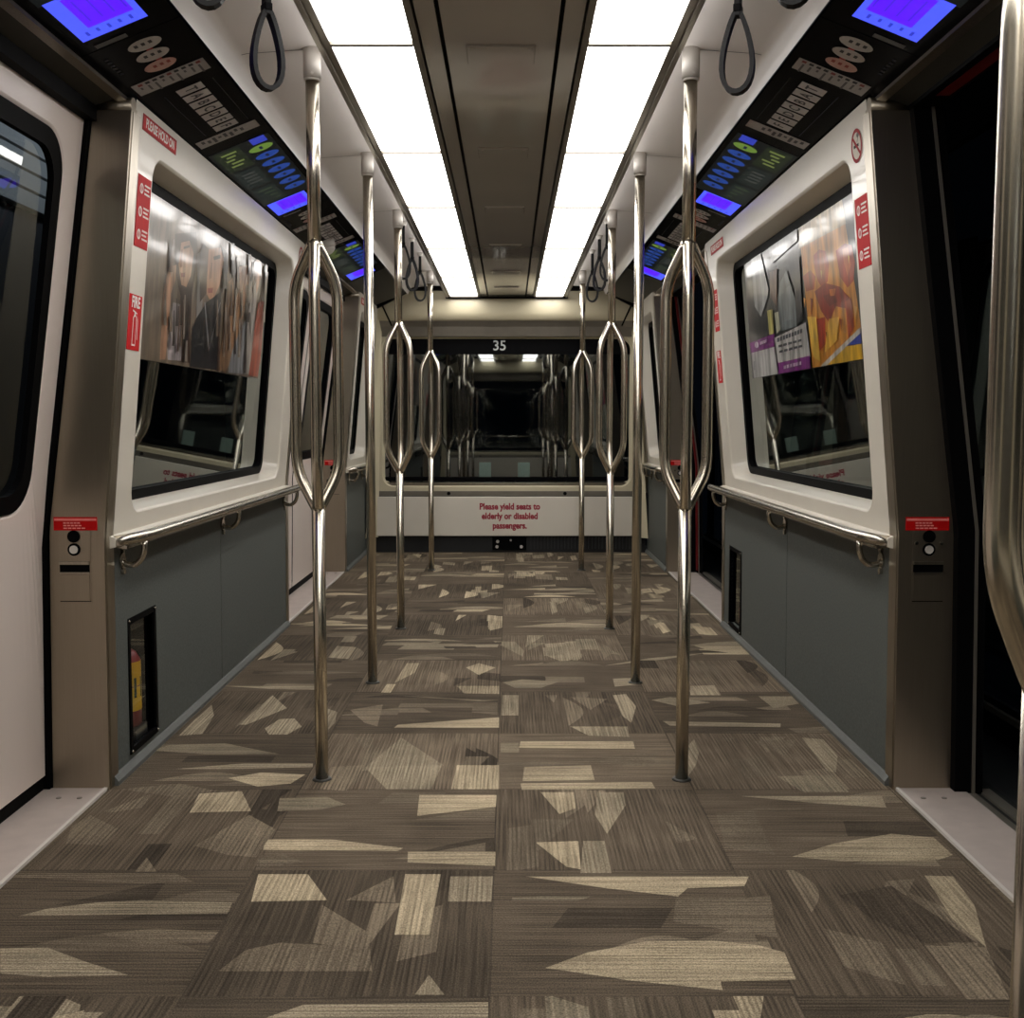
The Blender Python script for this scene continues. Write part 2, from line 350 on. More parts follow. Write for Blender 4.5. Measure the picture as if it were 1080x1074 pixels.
# carpet figures: tone, outline on the floor in metres
SHAPES = [
 ('c', [[-0.534,2.338],[-0.424,2.338],[-0.36,2.207],[-0.517,2.2]]),
 ('c', [[-0.209,2.338],[-0.13,2.338],[-0.135,2.053],[-0.203,2.053]]),
 ('l', [[-0.109,2.326],[-0.015,2.326],[-0.016,2.2],[-0.107,2.2]]),
 ('m', [[-0.366,2.184],[-0.252,2.059],[-0.242,1.982],[-0.356,2.02]]),
 ('m', [[-0.42,2.02],[-0.244,2.001],[-0.229,1.911],[-0.509,1.911],[-0.477,1.992]]),
 ('m', [[-0.32,2.207],[-0.234,2.326],[-0.215,2.195]]),
 ('l', [[-0.144,1.829],[-0.124,1.898],[-0.092,1.829]]),
 ('l', [[-0.972,2.134],[-0.928,2.167],[-0.841,2.195],[-0.747,2.207],[-0.645,2.2],[-0.555,2.195],[-0.552,2.145],[-0.724,2.141]]),
 ('m', [[-1.087,2.343],[-0.719,2.343],[-0.663,2.296],[-0.774,2.289],[-1.099,2.326]]),
 ('m', [[-0.78,2.059],[-0.675,2.079],[-0.549,2.063],[-0.556,2.02],[-0.682,2.016]]),
 ('l', [[-0.946,1.997],[-0.858,2.001],[-0.764,1.946],[-0.668,1.898],[-0.811,1.891],[-0.902,1.903]]),
 ('c', [[-0.813,2.861],[-0.703,2.88],[-0.642,2.729],[-0.797,2.718]]),
 ('m', [[-0.877,2.861],[-0.813,2.861],[-0.83,2.574],[-0.881,2.574]]),
 ('m', [[-1.061,2.62],[-1.045,2.702],[-0.938,2.605],[-0.935,2.5],[-1.03,2.514]]),
 ('m', [[-1.019,2.729],[-0.941,2.861],[-0.93,2.753],[-0.997,2.718]]),
 ('m', [[-0.641,2.702],[-0.554,2.605],[-0.56,2.43],[-0.629,2.444],[-0.722,2.5]]),
 ('m', [[-0.811,2.351],[-0.811,2.43],[-0.763,2.351]]),
 ('c', [[-0.22,2.85],[-0.013,2.85],[-0.014,2.76],[-0.213,2.695]]),
 ('l', [[-0.589,2.824],[-0.465,2.835],[-0.406,2.777],[-0.462,2.742],[-0.575,2.729]]),
 ('c', [[-0.563,2.538],[-0.404,2.538],[-0.228,2.486],[-0.238,2.469],[-0.554,2.474]]),
 ('c', [[-0.215,2.463],[-0.011,2.463],[-0.011,2.382],[-0.21,2.403]]),
 ('m', [[-0.558,2.444],[-0.499,2.449],[-0.446,2.403],[-0.545,2.364]]),
 ('l', [[-0.332,1.798],[-0.015,1.806],[-0.014,1.756],[-0.388,1.756]]),
 ('l', [[-0.758,1.783],[-0.747,1.817],[-0.715,1.798],[-0.703,1.756],[-0.751,1.756]]),
 ('c', [[0.058,2.326],[0.423,2.326],[0.548,2.326],[0.528,2.277],[0.403,2.265],[0.377,2.225],[0.23,2.265]]),
 ('l', [[0.027,2.218],[0.087,2.225],[0.197,2.225],[0.166,2.207],[0.027,2.207]]),
 ('m', [[0.371,2.218],[0.525,2.218],[0.572,2.23],[0.541,2.039],[0.349,2.109]]),
 ('c', [[0.087,1.923],[0.169,1.982],[0.282,2.024],[0.411,2.029],[0.498,2.01],[0.54,1.982],[0.536,1.881],[0.399,1.874],[0.397,1.845],[0.238,1.878],[0.13,1.911]]),
 ('c', [[0.936,2.331],[0.997,2.326],[0.984,2.184],[0.929,2.001],[0.913,2.12]]),
 ('m', [[0.842,2.301],[0.909,2.313],[0.841,2.195],[0.808,2.23]]),
 ('m', [[0.644,2.079],[0.736,2.02],[0.725,1.861],[0.636,1.929]]),
 ('m', [[0.815,2.01],[0.929,2.001],[0.888,1.814],[0.814,1.814]]),
 ('d', [[0.718,2.23],[0.844,2.277],[0.919,2.02],[0.818,2.02],[0.751,2.12]]),
 ('c', [[0.105,2.872],[0.195,2.872],[0.194,2.753],[0.149,2.708]]),
 ('l', [[0.258,2.872],[0.329,2.872],[0.324,2.77],[0.258,2.574],[0.239,2.702]]),
 ('c', [[0.084,2.52],[0.186,2.529],[0.181,2.364],[0.15,2.377]]),
 ('l', [[0.197,2.529],[0.248,2.529],[0.248,2.343],[0.179,2.343]]),
 ('m', [[0.409,2.669],[0.471,2.544],[0.421,2.514]]),
 ('m', [[0.549,2.718],[0.65,2.735],[0.634,2.444],[0.528,2.486]]),
 ('l', [[0.636,2.842],[1.016,2.842],[0.998,2.753],[0.824,2.788]]),
 ('m', [[0.64,2.746],[0.789,2.753],[0.746,2.729]]),
 ('c', [[0.671,2.435],[0.792,2.514],[0.948,2.574],[1.042,2.55],[1.045,2.444],[1.001,2.416],[0.782,2.408]]),
 ('m', [[0.191,1.821],[0.249,1.821],[0.245,1.756],[0.189,1.756]]),
 ('l', [[-1.031,3.302],[-0.865,3.322],[-0.67,3.209],[-0.891,3.209],[-1.07,3.246]]),
 ('l', [[-0.938,3.07],[-0.759,3.12],[-0.554,3.12],[-0.548,3.086],[-0.747,3.07]]),
 ('c', [[-0.768,2.988],[-0.686,3.037],[-0.557,3.02],[-0.583,2.942],[-0.669,2.917]]),
 ('m', [[-1.035,2.896],[-0.889,2.942],[-0.771,2.881],[-0.887,2.838]]),
 ('l', [[-0.321,3.381],[-0.17,3.103],[-0.404,3.053]]),
 ('l', [[-0.398,3.086],[-0.175,3.103],[-0.192,2.896],[-0.313,2.896]]),
 ('m', [[-0.494,3.086],[-0.401,3.103],[-0.421,2.881],[-0.494,2.896]]),
 ('c', [[-0.132,3.103],[-0.009,3.103],[-0.007,2.896],[-0.137,2.896]]),
 ('m', [[-0.472,3.381],[-0.408,3.381],[-0.406,3.227]]),
 ('l', [[-1.032,3.786],[-0.984,3.641],[-0.962,3.422],[-1.033,3.401],[-1.035,3.572]]),
 ('l', [[-0.845,3.916],[-0.755,3.736],[-0.846,3.528],[-0.871,3.528]]),
 ('l', [[-0.776,3.485],[-0.751,3.595],[-0.703,3.604],[-0.66,3.506],[-0.689,3.414],[-0.748,3.414]]),
 ('l', [[-0.643,3.761],[-0.573,3.688],[-0.558,3.55],[-0.573,3.422],[-0.613,3.55]]),
 ('c', [[-0.347,3.528],[-0.014,3.618],[-0.013,3.493],[-0.356,3.493]]),
 ('m', [[-0.532,3.712],[-0.426,3.786],[-0.412,3.506],[-0.46,3.55]]),
 ('l', [[-0.401,3.916],[-0.076,3.847],[-0.016,3.847],[-0.075,3.827]]),
 ('m', [[-0.107,3.811],[-0.022,3.811],[-0.02,3.65],[-0.109,3.678]]),
 ('c', [[-0.403,4.444],[-0.35,4.444],[-0.357,4.266],[-0.42,4.101]]),
 ('c', [[-0.156,4.363],[-0.106,4.444],[-0.036,4.363],[-0.1,4.234]]),
 ('c', [[-0.178,4.055],[-0.018,4.055],[-0.017,3.932],[-0.146,3.943]]),
 ('c', [[-0.446,4.084],[-0.411,4.084],[-0.418,3.954],[-0.452,3.954]]),
 ('l', [[-1.057,4.055],[-0.715,4.055],[-0.705,3.998],[-0.879,4.009]]),
 ('m', [[-0.98,4.266],[-0.766,4.298],[-0.543,4.285],[-0.757,4.247]]),
 ('l', [[-0.349,4.841],[-0.026,4.841],[-0.033,4.761],[-0.425,4.761]]),
 ('m', [[-0.805,5.098],[-0.665,5.098],[-0.718,4.984],[-0.894,5.01]]),
 ('c', [[0.056,3.341],[0.408,3.341],[0.405,3.264],[0.05,3.272]]),
 ('l', [[-0.007,3.322],[0.05,3.322],[0.05,3.227],[-0.006,3.227]]),
 ('c', [[0.064,3.086],[0.258,3.103],[0.259,2.973],[0.058,2.963]]),
 ('c', [[0.052,2.942],[0.416,2.957],[0.419,2.902],[0.055,2.89]]),
 ('m', [[0.191,3.155],[0.473,3.227],[0.433,3.086]]),
 ('l', [[0.602,3.361],[0.594,3.227],[0.564,3.103],[0.518,2.988],[0.575,3.302]]),
 ('l', [[0.947,3.381],[1.008,3.361],[1.003,3.191],[0.952,3.037],[0.93,3.053]]),
 ('m', [[0.777,3.341],[0.927,3.361],[0.843,3.191]]),
 ('l', [[0.776,3.004],[0.935,3.014],[0.938,2.873],[0.813,2.873]]),
 ('m', [[0.693,3.381],[0.739,3.381],[0.704,3.322]]),
 ('l', [[0.399,3.916],[0.448,3.932],[0.466,3.761],[0.426,3.55],[0.404,3.641]]),
 ('l', [[0.221,3.506],[0.33,3.506],[0.409,3.506],[0.402,3.389],[0.274,3.401]]),
 ('m', [[0.242,3.889],[0.374,3.863],[0.303,3.712]]),
 ('l', [[-0.005,3.916],[0.055,3.916],[0.051,3.641],[-0.007,3.641]]),
 ('m', [[0.15,3.916],[0.197,3.916],[0.179,3.811]]),
 ('l', [[0.531,3.847],[0.604,3.889],[0.737,3.811],[0.611,3.761]]),
 ('l', [[0.533,3.572],[0.919,3.541],[0.908,3.498],[0.549,3.515]]),
 ('l', [[0.927,3.9],[1.048,3.9],[1.048,3.796],[0.942,3.736]]),
 ('m', [[0.929,3.485],[1.08,3.506],[1.073,3.443],[0.949,3.422]]),
 ('l', [[-0.007,4.113],[0.072,4.161],[0.213,4.125],[0.139,4.026],[0.042,4.026]]),
 ('l', [[0.423,4.173],[0.503,4.185],[0.52,4.084],[0.418,4.043]]),
 ('l', [[0.705,4.055],[0.798,4.066],[0.794,3.916],[0.682,3.916]]),
 ('m', [[0.813,4.431],[0.866,4.431],[0.858,4.234],[0.82,4.113]]),
 ('l', [[-0.054,4.899],[0.047,4.882],[0.086,4.684],[0.077,4.572]]),
 ('l', [[0.179,4.841],[0.331,4.882],[0.327,4.572],[0.244,4.465],[0.186,4.572]]),
 ('l', [[0.325,4.924],[0.415,4.882],[0.496,4.608],[0.428,4.646]]),
 ('l', [[0.407,4.397],[0.605,4.536],[0.874,4.646],[0.665,4.514]]),
]
# poster figures: colour, outline as (place along the wall, height up the pane above 0.7 m)
LEFT_ART = [
 ((72,50,38),[[3.538,0.899],[3.76,0.943],[3.804,0.876],[3.76,0.735],[3.79,0.501],[3.677,0.499],[3.656,0.694],[3.564,0.783]]),
 ((198,152,120),[[3.605,0.882],[3.693,0.903],[3.748,0.868],[3.733,0.792],[3.693,0.749],[3.636,0.75],[3.594,0.809]]),
 ((196,148,116),[[3.495,0.787],[3.571,0.806],[3.571,0.756],[3.535,0.709],[3.537,0.598],[3.525,0.498],[3.47,0.495],[3.459,0.701]]),
 ((186,174,174),[[3.563,0.685],[3.658,0.687],[3.693,0.503],[3.536,0.498],[3.537,0.598]]),
 ((150,62,60),[[3.618,0.785],[3.67,0.795],[3.668,0.779],[3.626,0.773]]),
 ((60,42,36),[[3.632,0.873],[3.697,0.889],[3.699,0.881],[3.633,0.865]]),
 ((150,104,80),[[3.61,0.861],[3.624,0.863],[3.632,0.808],[3.61,0.802]]),
 ((160,154,148),[[3.791,0.874],[3.865,0.9],[3.899,0.659],[3.833,0.653]]),
 ((190,140,108),[[3.919,0.909],[4.073,0.94],[4.13,0.901],[4.094,0.807],[4.009,0.732],[3.93,0.755],[3.901,0.868]]),
 ((66,46,36),[[3.846,0.92],[3.919,0.909],[3.93,0.755],[3.857,0.716],[3.817,0.878]]),
 ((66,46,36),[[4.07,0.948],[4.185,0.933],[4.185,0.818],[4.118,0.776],[4.13,0.901]]),
 ((26,26,30),[[3.831,0.66],[3.938,0.725],[4.116,0.784],[4.14,0.697],[4.133,0.494],[3.793,0.49],[3.788,0.619]]),
 ((185,185,185),[[3.911,0.722],[3.922,0.723],[4.017,0.566],[4.008,0.555]]),
 ((185,185,185),[[4.008,0.555],[4.017,0.566],[4.114,0.744],[4.126,0.745]]),
 ((150,72,62),[[3.939,0.775],[4.009,0.786],[4.005,0.767],[3.949,0.759]]),
 ((58,40,34),[[3.981,0.893],[4.074,0.914],[4.077,0.901],[3.992,0.882]]),
 ((150,104,80),[[3.961,0.869],[3.978,0.871],[3.981,0.817],[3.948,0.808]]),
 ((172,130,94),[[4.185,0.818],[4.41,0.924],[4.515,0.823],[4.425,0.637],[4.376,0.562],[4.261,0.492],[4.163,0.496],[4.184,0.652]]),
 ((80,58,44),[[4.239,0.917],[4.332,0.947],[4.398,0.844],[4.317,0.765]]),
 ((190,146,116),[[4.344,0.906],[4.48,0.934],[4.559,0.864],[4.489,0.784],[4.414,0.794]]),
 ((150,150,152),[[4.42,0.654],[4.542,0.735],[4.597,0.497],[4.294,0.491],[4.337,0.578]]),
 ((186,176,166),[[4.542,0.735],[4.615,0.871],[4.657,0.986],[4.713,1.004],[4.676,0.805],[4.674,0.498],[4.597,0.497]]),
 ((196,150,120),[[4.587,0.958],[4.673,0.998],[4.739,0.924],[4.665,0.84]]),
 ((178,86,62),[[4.716,0.809],[4.897,0.838],[4.882,0.69],[4.797,0.496],[4.636,0.494],[4.672,0.692]]),
 ((80,90,105),[[4.767,0.965],[4.879,1.02],[4.909,0.868],[4.837,0.822]]),
 ((172,158,144),[[3.513,0.878],[3.525,0.88],[3.523,0.762],[3.516,0.761]]),
 ((150,128,106),[[4.168,0.843],[4.185,0.845],[4.18,0.743],[4.211,0.747]]),
 ((84,60,44),[[4.098,0.696],[4.106,0.697],[4.14,0.491],[4.182,0.493]]),
 ((84,60,44),[[4.845,0.978],[4.856,0.98],[4.872,0.836],[4.868,0.836]]),
 ((150,128,106),[[4.416,0.709],[4.428,0.71],[4.463,0.56],[4.426,0.558]]),
 ((58,40,30),[[3.513,0.636],[3.523,0.637],[3.539,0.53],[3.543,0.531]]),
 ((130,96,70),[[4.577,0.922],[4.593,0.924],[4.624,0.791],[4.62,0.791]]),
 ((150,128,106),[[3.655,0.703],[3.663,0.704],[3.674,0.549],[3.66,0.548]]),
 ((172,158,144),[[4.316,0.843],[4.324,0.844],[4.319,0.705],[4.349,0.707]]),
 ((130,96,70),[[4.821,1.059],[4.832,1.061],[4.867,0.909],[4.828,0.904]]),
 ((84,60,44),[[4.25,0.826],[4.261,0.827],[4.258,0.708],[4.301,0.713]]),
 ((110,84,64),[[4.811,0.985],[4.833,0.988],[4.852,0.776],[4.903,0.781]]),
 ((172,158,144),[[4.249,0.687],[4.268,0.689],[4.278,0.575],[4.31,0.577]]),
 ((130,96,70),[[4.203,0.826],[4.217,0.828],[4.253,0.639],[4.232,0.637]]),
 ((40,32,28),[[4.938,0.686],[4.955,0.687],[5.056,0.522],[4.954,0.518]]),
 ((172,158,144),[[4.495,0.981],[4.51,0.983],[4.603,0.795],[4.53,0.787]]),
 ((172,158,144),[[3.458,0.74],[3.464,0.74],[3.473,0.604],[3.495,0.606]]),
 ((110,84,64),[[4.224,0.821],[4.236,0.823],[4.263,0.671],[4.269,0.671]]),
 ((40,32,28),[[4.519,0.703],[4.536,0.705],[4.58,0.501],[4.532,0.499]]),
 ((172,158,144),[[4.4,0.708],[4.419,0.709],[4.457,0.57],[4.432,0.568]]),
 ((58,40,30),[[3.604,0.787],[3.609,0.788],[3.633,0.618],[3.662,0.62]]),
 ((110,84,64),[[4.571,0.96],[4.592,0.963],[4.61,0.881],[4.57,0.876]]),
 ((110,84,64),[[3.905,0.659],[3.916,0.66],[3.912,0.588],[3.916,0.588]]),
 ((40,32,28),[[4.799,0.837],[4.817,0.839],[4.902,0.682],[4.884,0.68]]),
 ((130,96,70),[[3.493,0.876],[3.503,0.877],[3.526,0.777],[3.487,0.771]]),
 ((150,128,106),[[4.889,0.814],[4.913,0.817],[5.01,0.615],[4.905,0.608]]),
 ((150,128,106),[[4.29,0.961],[4.304,0.963],[4.377,0.827],[4.328,0.821]]),
 ((172,158,144),[[3.708,0.653],[3.713,0.653],[3.739,0.504],[3.712,0.503]]),
 ((150,128,106),[[3.696,0.678],[3.704,0.679],[3.698,0.596],[3.717,0.597]]),
 ((58,40,30),[[4.553,0.752],[4.569,0.753],[4.622,0.633],[4.618,0.632]]),
 ((40,32,28),[[4.341,0.664],[4.351,0.665],[4.384,0.569],[4.363,0.567]]),
 ((130,96,70),[[4.426,0.704],[4.446,0.706],[4.453,0.584],[4.444,0.584]]),
 ((150,128,106),[[3.529,0.657],[3.534,0.658],[3.555,0.59],[3.525,0.588]]),
 ((40,32,28),[[3.446,0.758],[3.452,0.759],[3.493,0.604],[3.49,0.604]]),
 ((172,158,144),[[4.309,0.818],[4.323,0.82],[4.338,0.657],[4.314,0.655]]),
 ((40,32,28),[[4.206,1.002],[4.224,1.005],[4.29,0.873],[4.226,0.865]]),
 ((84,60,44),[[4.49,0.988],[4.501,0.99],[4.551,0.878],[4.533,0.876]]),
 ((84,60,44),[[3.597,0.677],[3.606,0.677],[3.613,0.531],[3.635,0.532]]),
 ((172,158,144),[[3.655,0.72],[3.666,0.721],[3.687,0.577],[3.673,0.575]]),
 ((130,96,70),[[4.488,0.981],[4.507,0.984],[4.527,0.902],[4.493,0.897]]),
 ((130,96,70),[[3.612,0.68],[3.622,0.681],[3.624,0.537],[3.626,0.537]]),
 ((84,60,44),[[3.964,0.712],[3.972,0.713],[3.978,0.555],[3.986,0.556]]),
 ((150,128,106),[[4.052,0.747],[4.062,0.748],[4.096,0.618],[4.072,0.616]]),
 ((172,158,144),[[4.176,0.733],[4.195,0.735],[4.221,0.548],[4.188,0.546]]),
 ((58,40,30),[[4.749,1.032],[4.77,1.035],[4.848,0.849],[4.824,0.846]]),
 ((58,40,30),[[4.116,0.937],[4.126,0.938],[4.126,0.797],[4.168,0.801]]),
 ((150,128,106),[[4.266,0.644],[4.276,0.645],[4.283,0.488],[4.28,0.488]]),
 ((150,128,106),[[4.39,0.823],[4.406,0.825],[4.452,0.724],[4.408,0.72]]),
 ((130,96,70),[[4.163,0.881],[4.178,0.884],[4.193,0.738],[4.185,0.737]]),
 ((150,128,106),[[4.814,0.952],[4.827,0.953],[4.808,0.843],[4.809,0.843]]),
 ((58,40,30),[[4.472,0.854],[4.486,0.856],[4.551,0.71],[4.499,0.705]]),
 ((40,32,28),[[4.397,0.763],[4.411,0.765],[4.452,0.598],[4.457,0.599]]),
 ((40,32,28),[[3.681,0.736],[3.689,0.737],[3.694,0.572],[3.73,0.575]]),
 ((172,158,144),[[4.777,0.965],[4.79,0.967],[4.832,0.735],[4.8,0.732]]),
 ((58,40,30),[[3.563,0.698],[3.572,0.699],[3.573,0.61],[3.604,0.613]]),
 ((150,128,106),[[3.487,0.598],[3.496,0.599],[3.514,0.455],[3.531,0.456]]),
 ((84,60,44),[[4.478,0.924],[4.494,0.926],[4.486,0.806],[4.499,0.807]]),
 ((40,32,28),[[3.546,0.658],[3.554,0.659],[3.58,0.546],[3.552,0.545]]),
 ((84,60,44),[[3.829,0.9],[3.841,0.902],[3.866,0.764],[3.847,0.761]]),
 ((130,96,70),[[4.176,0.681],[4.186,0.682],[4.232,0.486],[4.215,0.485]]),
 ((84,60,44),[[3.79,0.867],[3.797,0.868],[3.804,0.781],[3.823,0.783]]),
]
# poster figures: colour, outline as (place along the wall, height up the pane above 0.7 m)
RIGHT_ART = [
 ((216,142,44),[[3.899,1.002],[3.409,1.01],[3.299,0.579],[3.746,0.487],[3.85,0.488]]),
 ((198,170,124),[[3.899,1.002],[3.409,1.01],[3.375,0.902],[3.916,0.91]]),
 ((180,60,26),[[3.74,0.861],[3.674,0.871],[3.601,0.854],[3.574,0.81],[3.6,0.758],[3.658,0.738],[3.714,0.772],[3.738,0.819]]),
 ((206,104,44),[[3.682,0.858],[3.634,0.855],[3.612,0.808],[3.648,0.778],[3.678,0.817]]),
 ((176,54,24),[[3.494,0.838],[3.404,0.847],[3.335,0.831],[3.316,0.778],[3.34,0.725],[3.401,0.712],[3.468,0.754]]),
 ((206,100,40),[[3.429,0.833],[3.374,0.831],[3.353,0.777],[3.393,0.745],[3.418,0.787]]),
 ((168,58,24),[[3.887,0.81],[3.79,0.819],[3.735,0.79],[3.761,0.75],[3.861,0.754]]),
 ((150,40,18),[[3.758,0.742],[3.63,0.755],[3.476,0.724],[3.387,0.68],[3.431,0.652],[3.533,0.669],[3.614,0.623],[3.699,0.672]]),
 ((120,30,16),[[3.663,0.717],[3.545,0.714],[3.508,0.68],[3.601,0.676]]),
 ((172,50,20),[[3.756,0.649],[3.656,0.647],[3.673,0.557],[3.745,0.54]]),
 ((190,72,24),[[3.433,0.672],[3.369,0.678],[3.358,0.587],[3.426,0.559]]),
 ((214,120,40),[[3.588,0.729],[3.52,0.724],[3.534,0.703],[3.58,0.707]]),
 ((236,190,80),[[3.588,0.634],[3.552,0.628],[3.581,0.586]]),
 ((150,60,22),[[3.814,0.727],[3.779,0.72],[3.813,0.662]]),
 ((230,170,60),[[3.344,0.65],[3.317,0.644],[3.341,0.598]]),
 ((160,70,24),[[3.498,0.626],[3.473,0.621],[3.494,0.585]]),
 ((240,200,110),[[3.667,0.802],[3.649,0.797],[3.664,0.773]]),
 ((130,44,18),[[3.552,0.59],[3.521,0.585],[3.544,0.555]]),
 ((228,160,60),[[3.893,0.736],[3.867,0.73],[3.889,0.699]]),
 ((150,60,24),[[3.786,0.58],[3.762,0.575],[3.785,0.536]]),
 ((236,196,100),[[3.371,0.806],[3.356,0.802],[3.369,0.78]]),
 ((120,40,18),[[3.656,0.598],[3.633,0.594],[3.652,0.562]]),
 ((236,188,70),[[3.862,0.667],[3.754,0.656],[3.741,0.504],[3.827,0.524]]),
 ((232,176,60),[[3.611,0.636],[3.497,0.632],[3.536,0.561],[3.685,0.53]]),
 ((204,198,188),[[3.778,0.481],[3.692,0.482],[3.302,0.565],[3.298,0.583]]),
 ((34,62,164),[[3.442,0.537],[3.298,0.566],[3.297,0.534]]),
 ((222,172,34),[[3.666,0.488],[3.442,0.536],[3.297,0.533],[3.293,0.488]]),
 ((172,174,172),[[4.649,0.997],[4.49,1.007],[4.385,0.825],[4.412,0.795],[4.543,0.731],[4.642,0.784]]),
 ((112,82,68),[[4.348,0.886],[4.229,0.886],[4.271,0.746],[4.361,0.788]]),
 ((118,126,126),[[4.198,0.827],[4.093,0.86],[4.004,0.748],[4.003,0.646],[4.252,0.647],[4.246,0.775]]),
 ((140,146,146),[[4.128,0.794],[4.064,0.802],[4.054,0.677],[4.146,0.678]]),
 ((198,188,104),[[4.428,0.745],[4.341,0.741],[4.346,0.646],[4.423,0.648]]),
 ((190,190,160),[[4.312,0.725],[4.255,0.724],[4.24,0.654],[4.303,0.643]]),
 ((96,100,96),[[4.347,1.001],[3.908,0.989],[3.916,0.939],[4.305,0.913]]),
 ((30,30,32),[[3.995,0.884],[3.908,0.886],[3.913,0.664],[4.002,0.649]]),
 ((204,202,196),[[4.341,0.629],[3.883,0.649],[3.853,0.527],[4.315,0.525]]),
 ((204,202,198),[[4.767,0.597],[4.351,0.597],[4.328,0.48],[4.746,0.477]]),
 ((134,42,134),[[4.794,0.64],[4.336,0.647],[4.352,0.595],[4.767,0.596]]),
 ((134,42,134),[[4.32,0.529],[3.857,0.531],[3.864,0.484],[4.318,0.479]]),
 ((150,150,150),[[4.735,0.558],[4.71,0.559],[4.715,0.521],[4.739,0.52]]),
 ((70,74,84),[[4.298,0.626],[4.265,0.626],[4.269,0.61],[4.303,0.61]]),
 ((70,74,84),[[4.252,0.626],[4.219,0.627],[4.224,0.611],[4.257,0.611]]),
 ((70,74,84),[[4.207,0.627],[4.175,0.628],[4.179,0.612],[4.211,0.611]]),
 ((70,74,84),[[4.163,0.628],[4.131,0.628],[4.136,0.613],[4.167,0.612]]),
 ((70,74,84),[[4.119,0.628],[4.089,0.629],[4.093,0.614],[4.124,0.613]]),
 ((70,74,84),[[4.077,0.629],[4.047,0.629],[4.051,0.614],[4.081,0.614]]),
 ((70,74,84),[[4.035,0.63],[4.006,0.63],[4.01,0.615],[4.04,0.615]]),
 ((70,74,84),[[3.995,0.63],[3.966,0.631],[3.97,0.616],[3.999,0.615]]),
 ((70,74,84),[[3.955,0.631],[3.927,0.631],[3.931,0.617],[3.959,0.616]]),
 ((84,86,92),[[4.28,0.597],[4.225,0.597],[4.228,0.588],[4.283,0.588]]),
 ((84,86,92),[[4.204,0.597],[4.151,0.597],[4.153,0.588],[4.207,0.588]]),
 ((84,86,92),[[4.131,0.597],[4.079,0.596],[4.082,0.588],[4.133,0.588]]),
 ((84,86,92),[[4.06,0.596],[4.01,0.596],[4.013,0.588],[4.062,0.588]]),
 ((84,86,92),[[3.991,0.596],[3.944,0.596],[3.946,0.588],[3.994,0.588]]),
 ((84,86,92),[[4.273,0.575],[4.218,0.575],[4.221,0.566],[4.276,0.566]]),
 ((84,86,92),[[4.197,0.575],[4.145,0.575],[4.147,0.566],[4.2,0.566]]),
 ((84,86,92),[[4.124,0.575],[4.073,0.575],[4.076,0.567],[4.127,0.566]]),
 ((84,86,92),[[4.054,0.575],[4.005,0.575],[4.007,0.567],[4.056,0.567]]),
 ((84,86,92),[[3.986,0.575],[3.938,0.575],[3.94,0.567],[3.988,0.567]]),
 ((214,190,214),[[4.219,0.514],[4.185,0.514],[4.189,0.502],[4.223,0.501]]),
 ((214,190,214),[[4.172,0.515],[4.139,0.515],[4.142,0.503],[4.176,0.502]]),
 ((214,190,214),[[4.126,0.515],[4.094,0.516],[4.097,0.503],[4.13,0.503]]),
 ((214,190,214),[[4.081,0.516],[4.049,0.516],[4.053,0.504],[4.085,0.503]]),
 ((214,190,214),[[4.037,0.516],[4.006,0.517],[4.009,0.505],[4.041,0.504]]),
 ((214,190,214),[[3.994,0.517],[3.964,0.517],[3.967,0.505],[3.997,0.505]]),
 ((220,200,220),[[4.576,0.631],[4.552,0.631],[4.556,0.619],[4.58,0.619]]),
 ((220,200,220),[[4.543,0.631],[4.519,0.632],[4.523,0.62],[4.547,0.62]]),
 ((220,200,220),[[4.51,0.632],[4.487,0.632],[4.49,0.62],[4.514,0.62]]),
 ((220,200,220),[[4.478,0.632],[4.455,0.633],[4.458,0.621],[4.481,0.621]]),
 ((226,210,226),[[4.603,0.621],[4.608,0.615],[4.619,0.611],[4.634,0.61],[4.649,0.611],[4.662,0.614],[4.67,0.619],[4.672,0.625],[4.666,0.631],[4.655,0.635],[4.64,0.636],[4.625,0.635],[4.612,0.632],[4.604,0.626]]),
]
# ------------------------------------------------------------------ the car: aisle centre at x=0, floor z=0, far end at +y
Y0, Y1 = -.45, 8.25                 # rear and far end
DOORS = ((1.05, 2.89), (5.31, 7.15))
WALLS = ((-.45, 1.05), (2.89, 5.31), (7.15, 8.25))
def X(z): return 1.066-.006*z/.7 if z <= .7 else 1.06-.0945*(z-.7)          # inner wall half width
def X2(z): return 1.218-.014*z/.71 if z <= .71 else 1.204-.1376*(z-.71)     # outer edge of the door columns
SIDE = {-1: 'left', 1: 'right'}
def wall_frame(s, y, z, lift=0.):
    """frame lying on the inner wall (lift: towards the aisle)"""
    up = Vector((-s*.0945, 0, 1)) if z > .7 else Vector((0, 0, 1))
    f = Fr((0, 0, 0), (0, -s, 0), up); f.o = Vector((s*X(z), y, z))+f.n*lift; return f
def face_frame(s, y, z, x, lift=0.):      # facing the camera (-y)
    return Fr((x, y-lift, z), (1, 0, 0), (0, 0, 1))

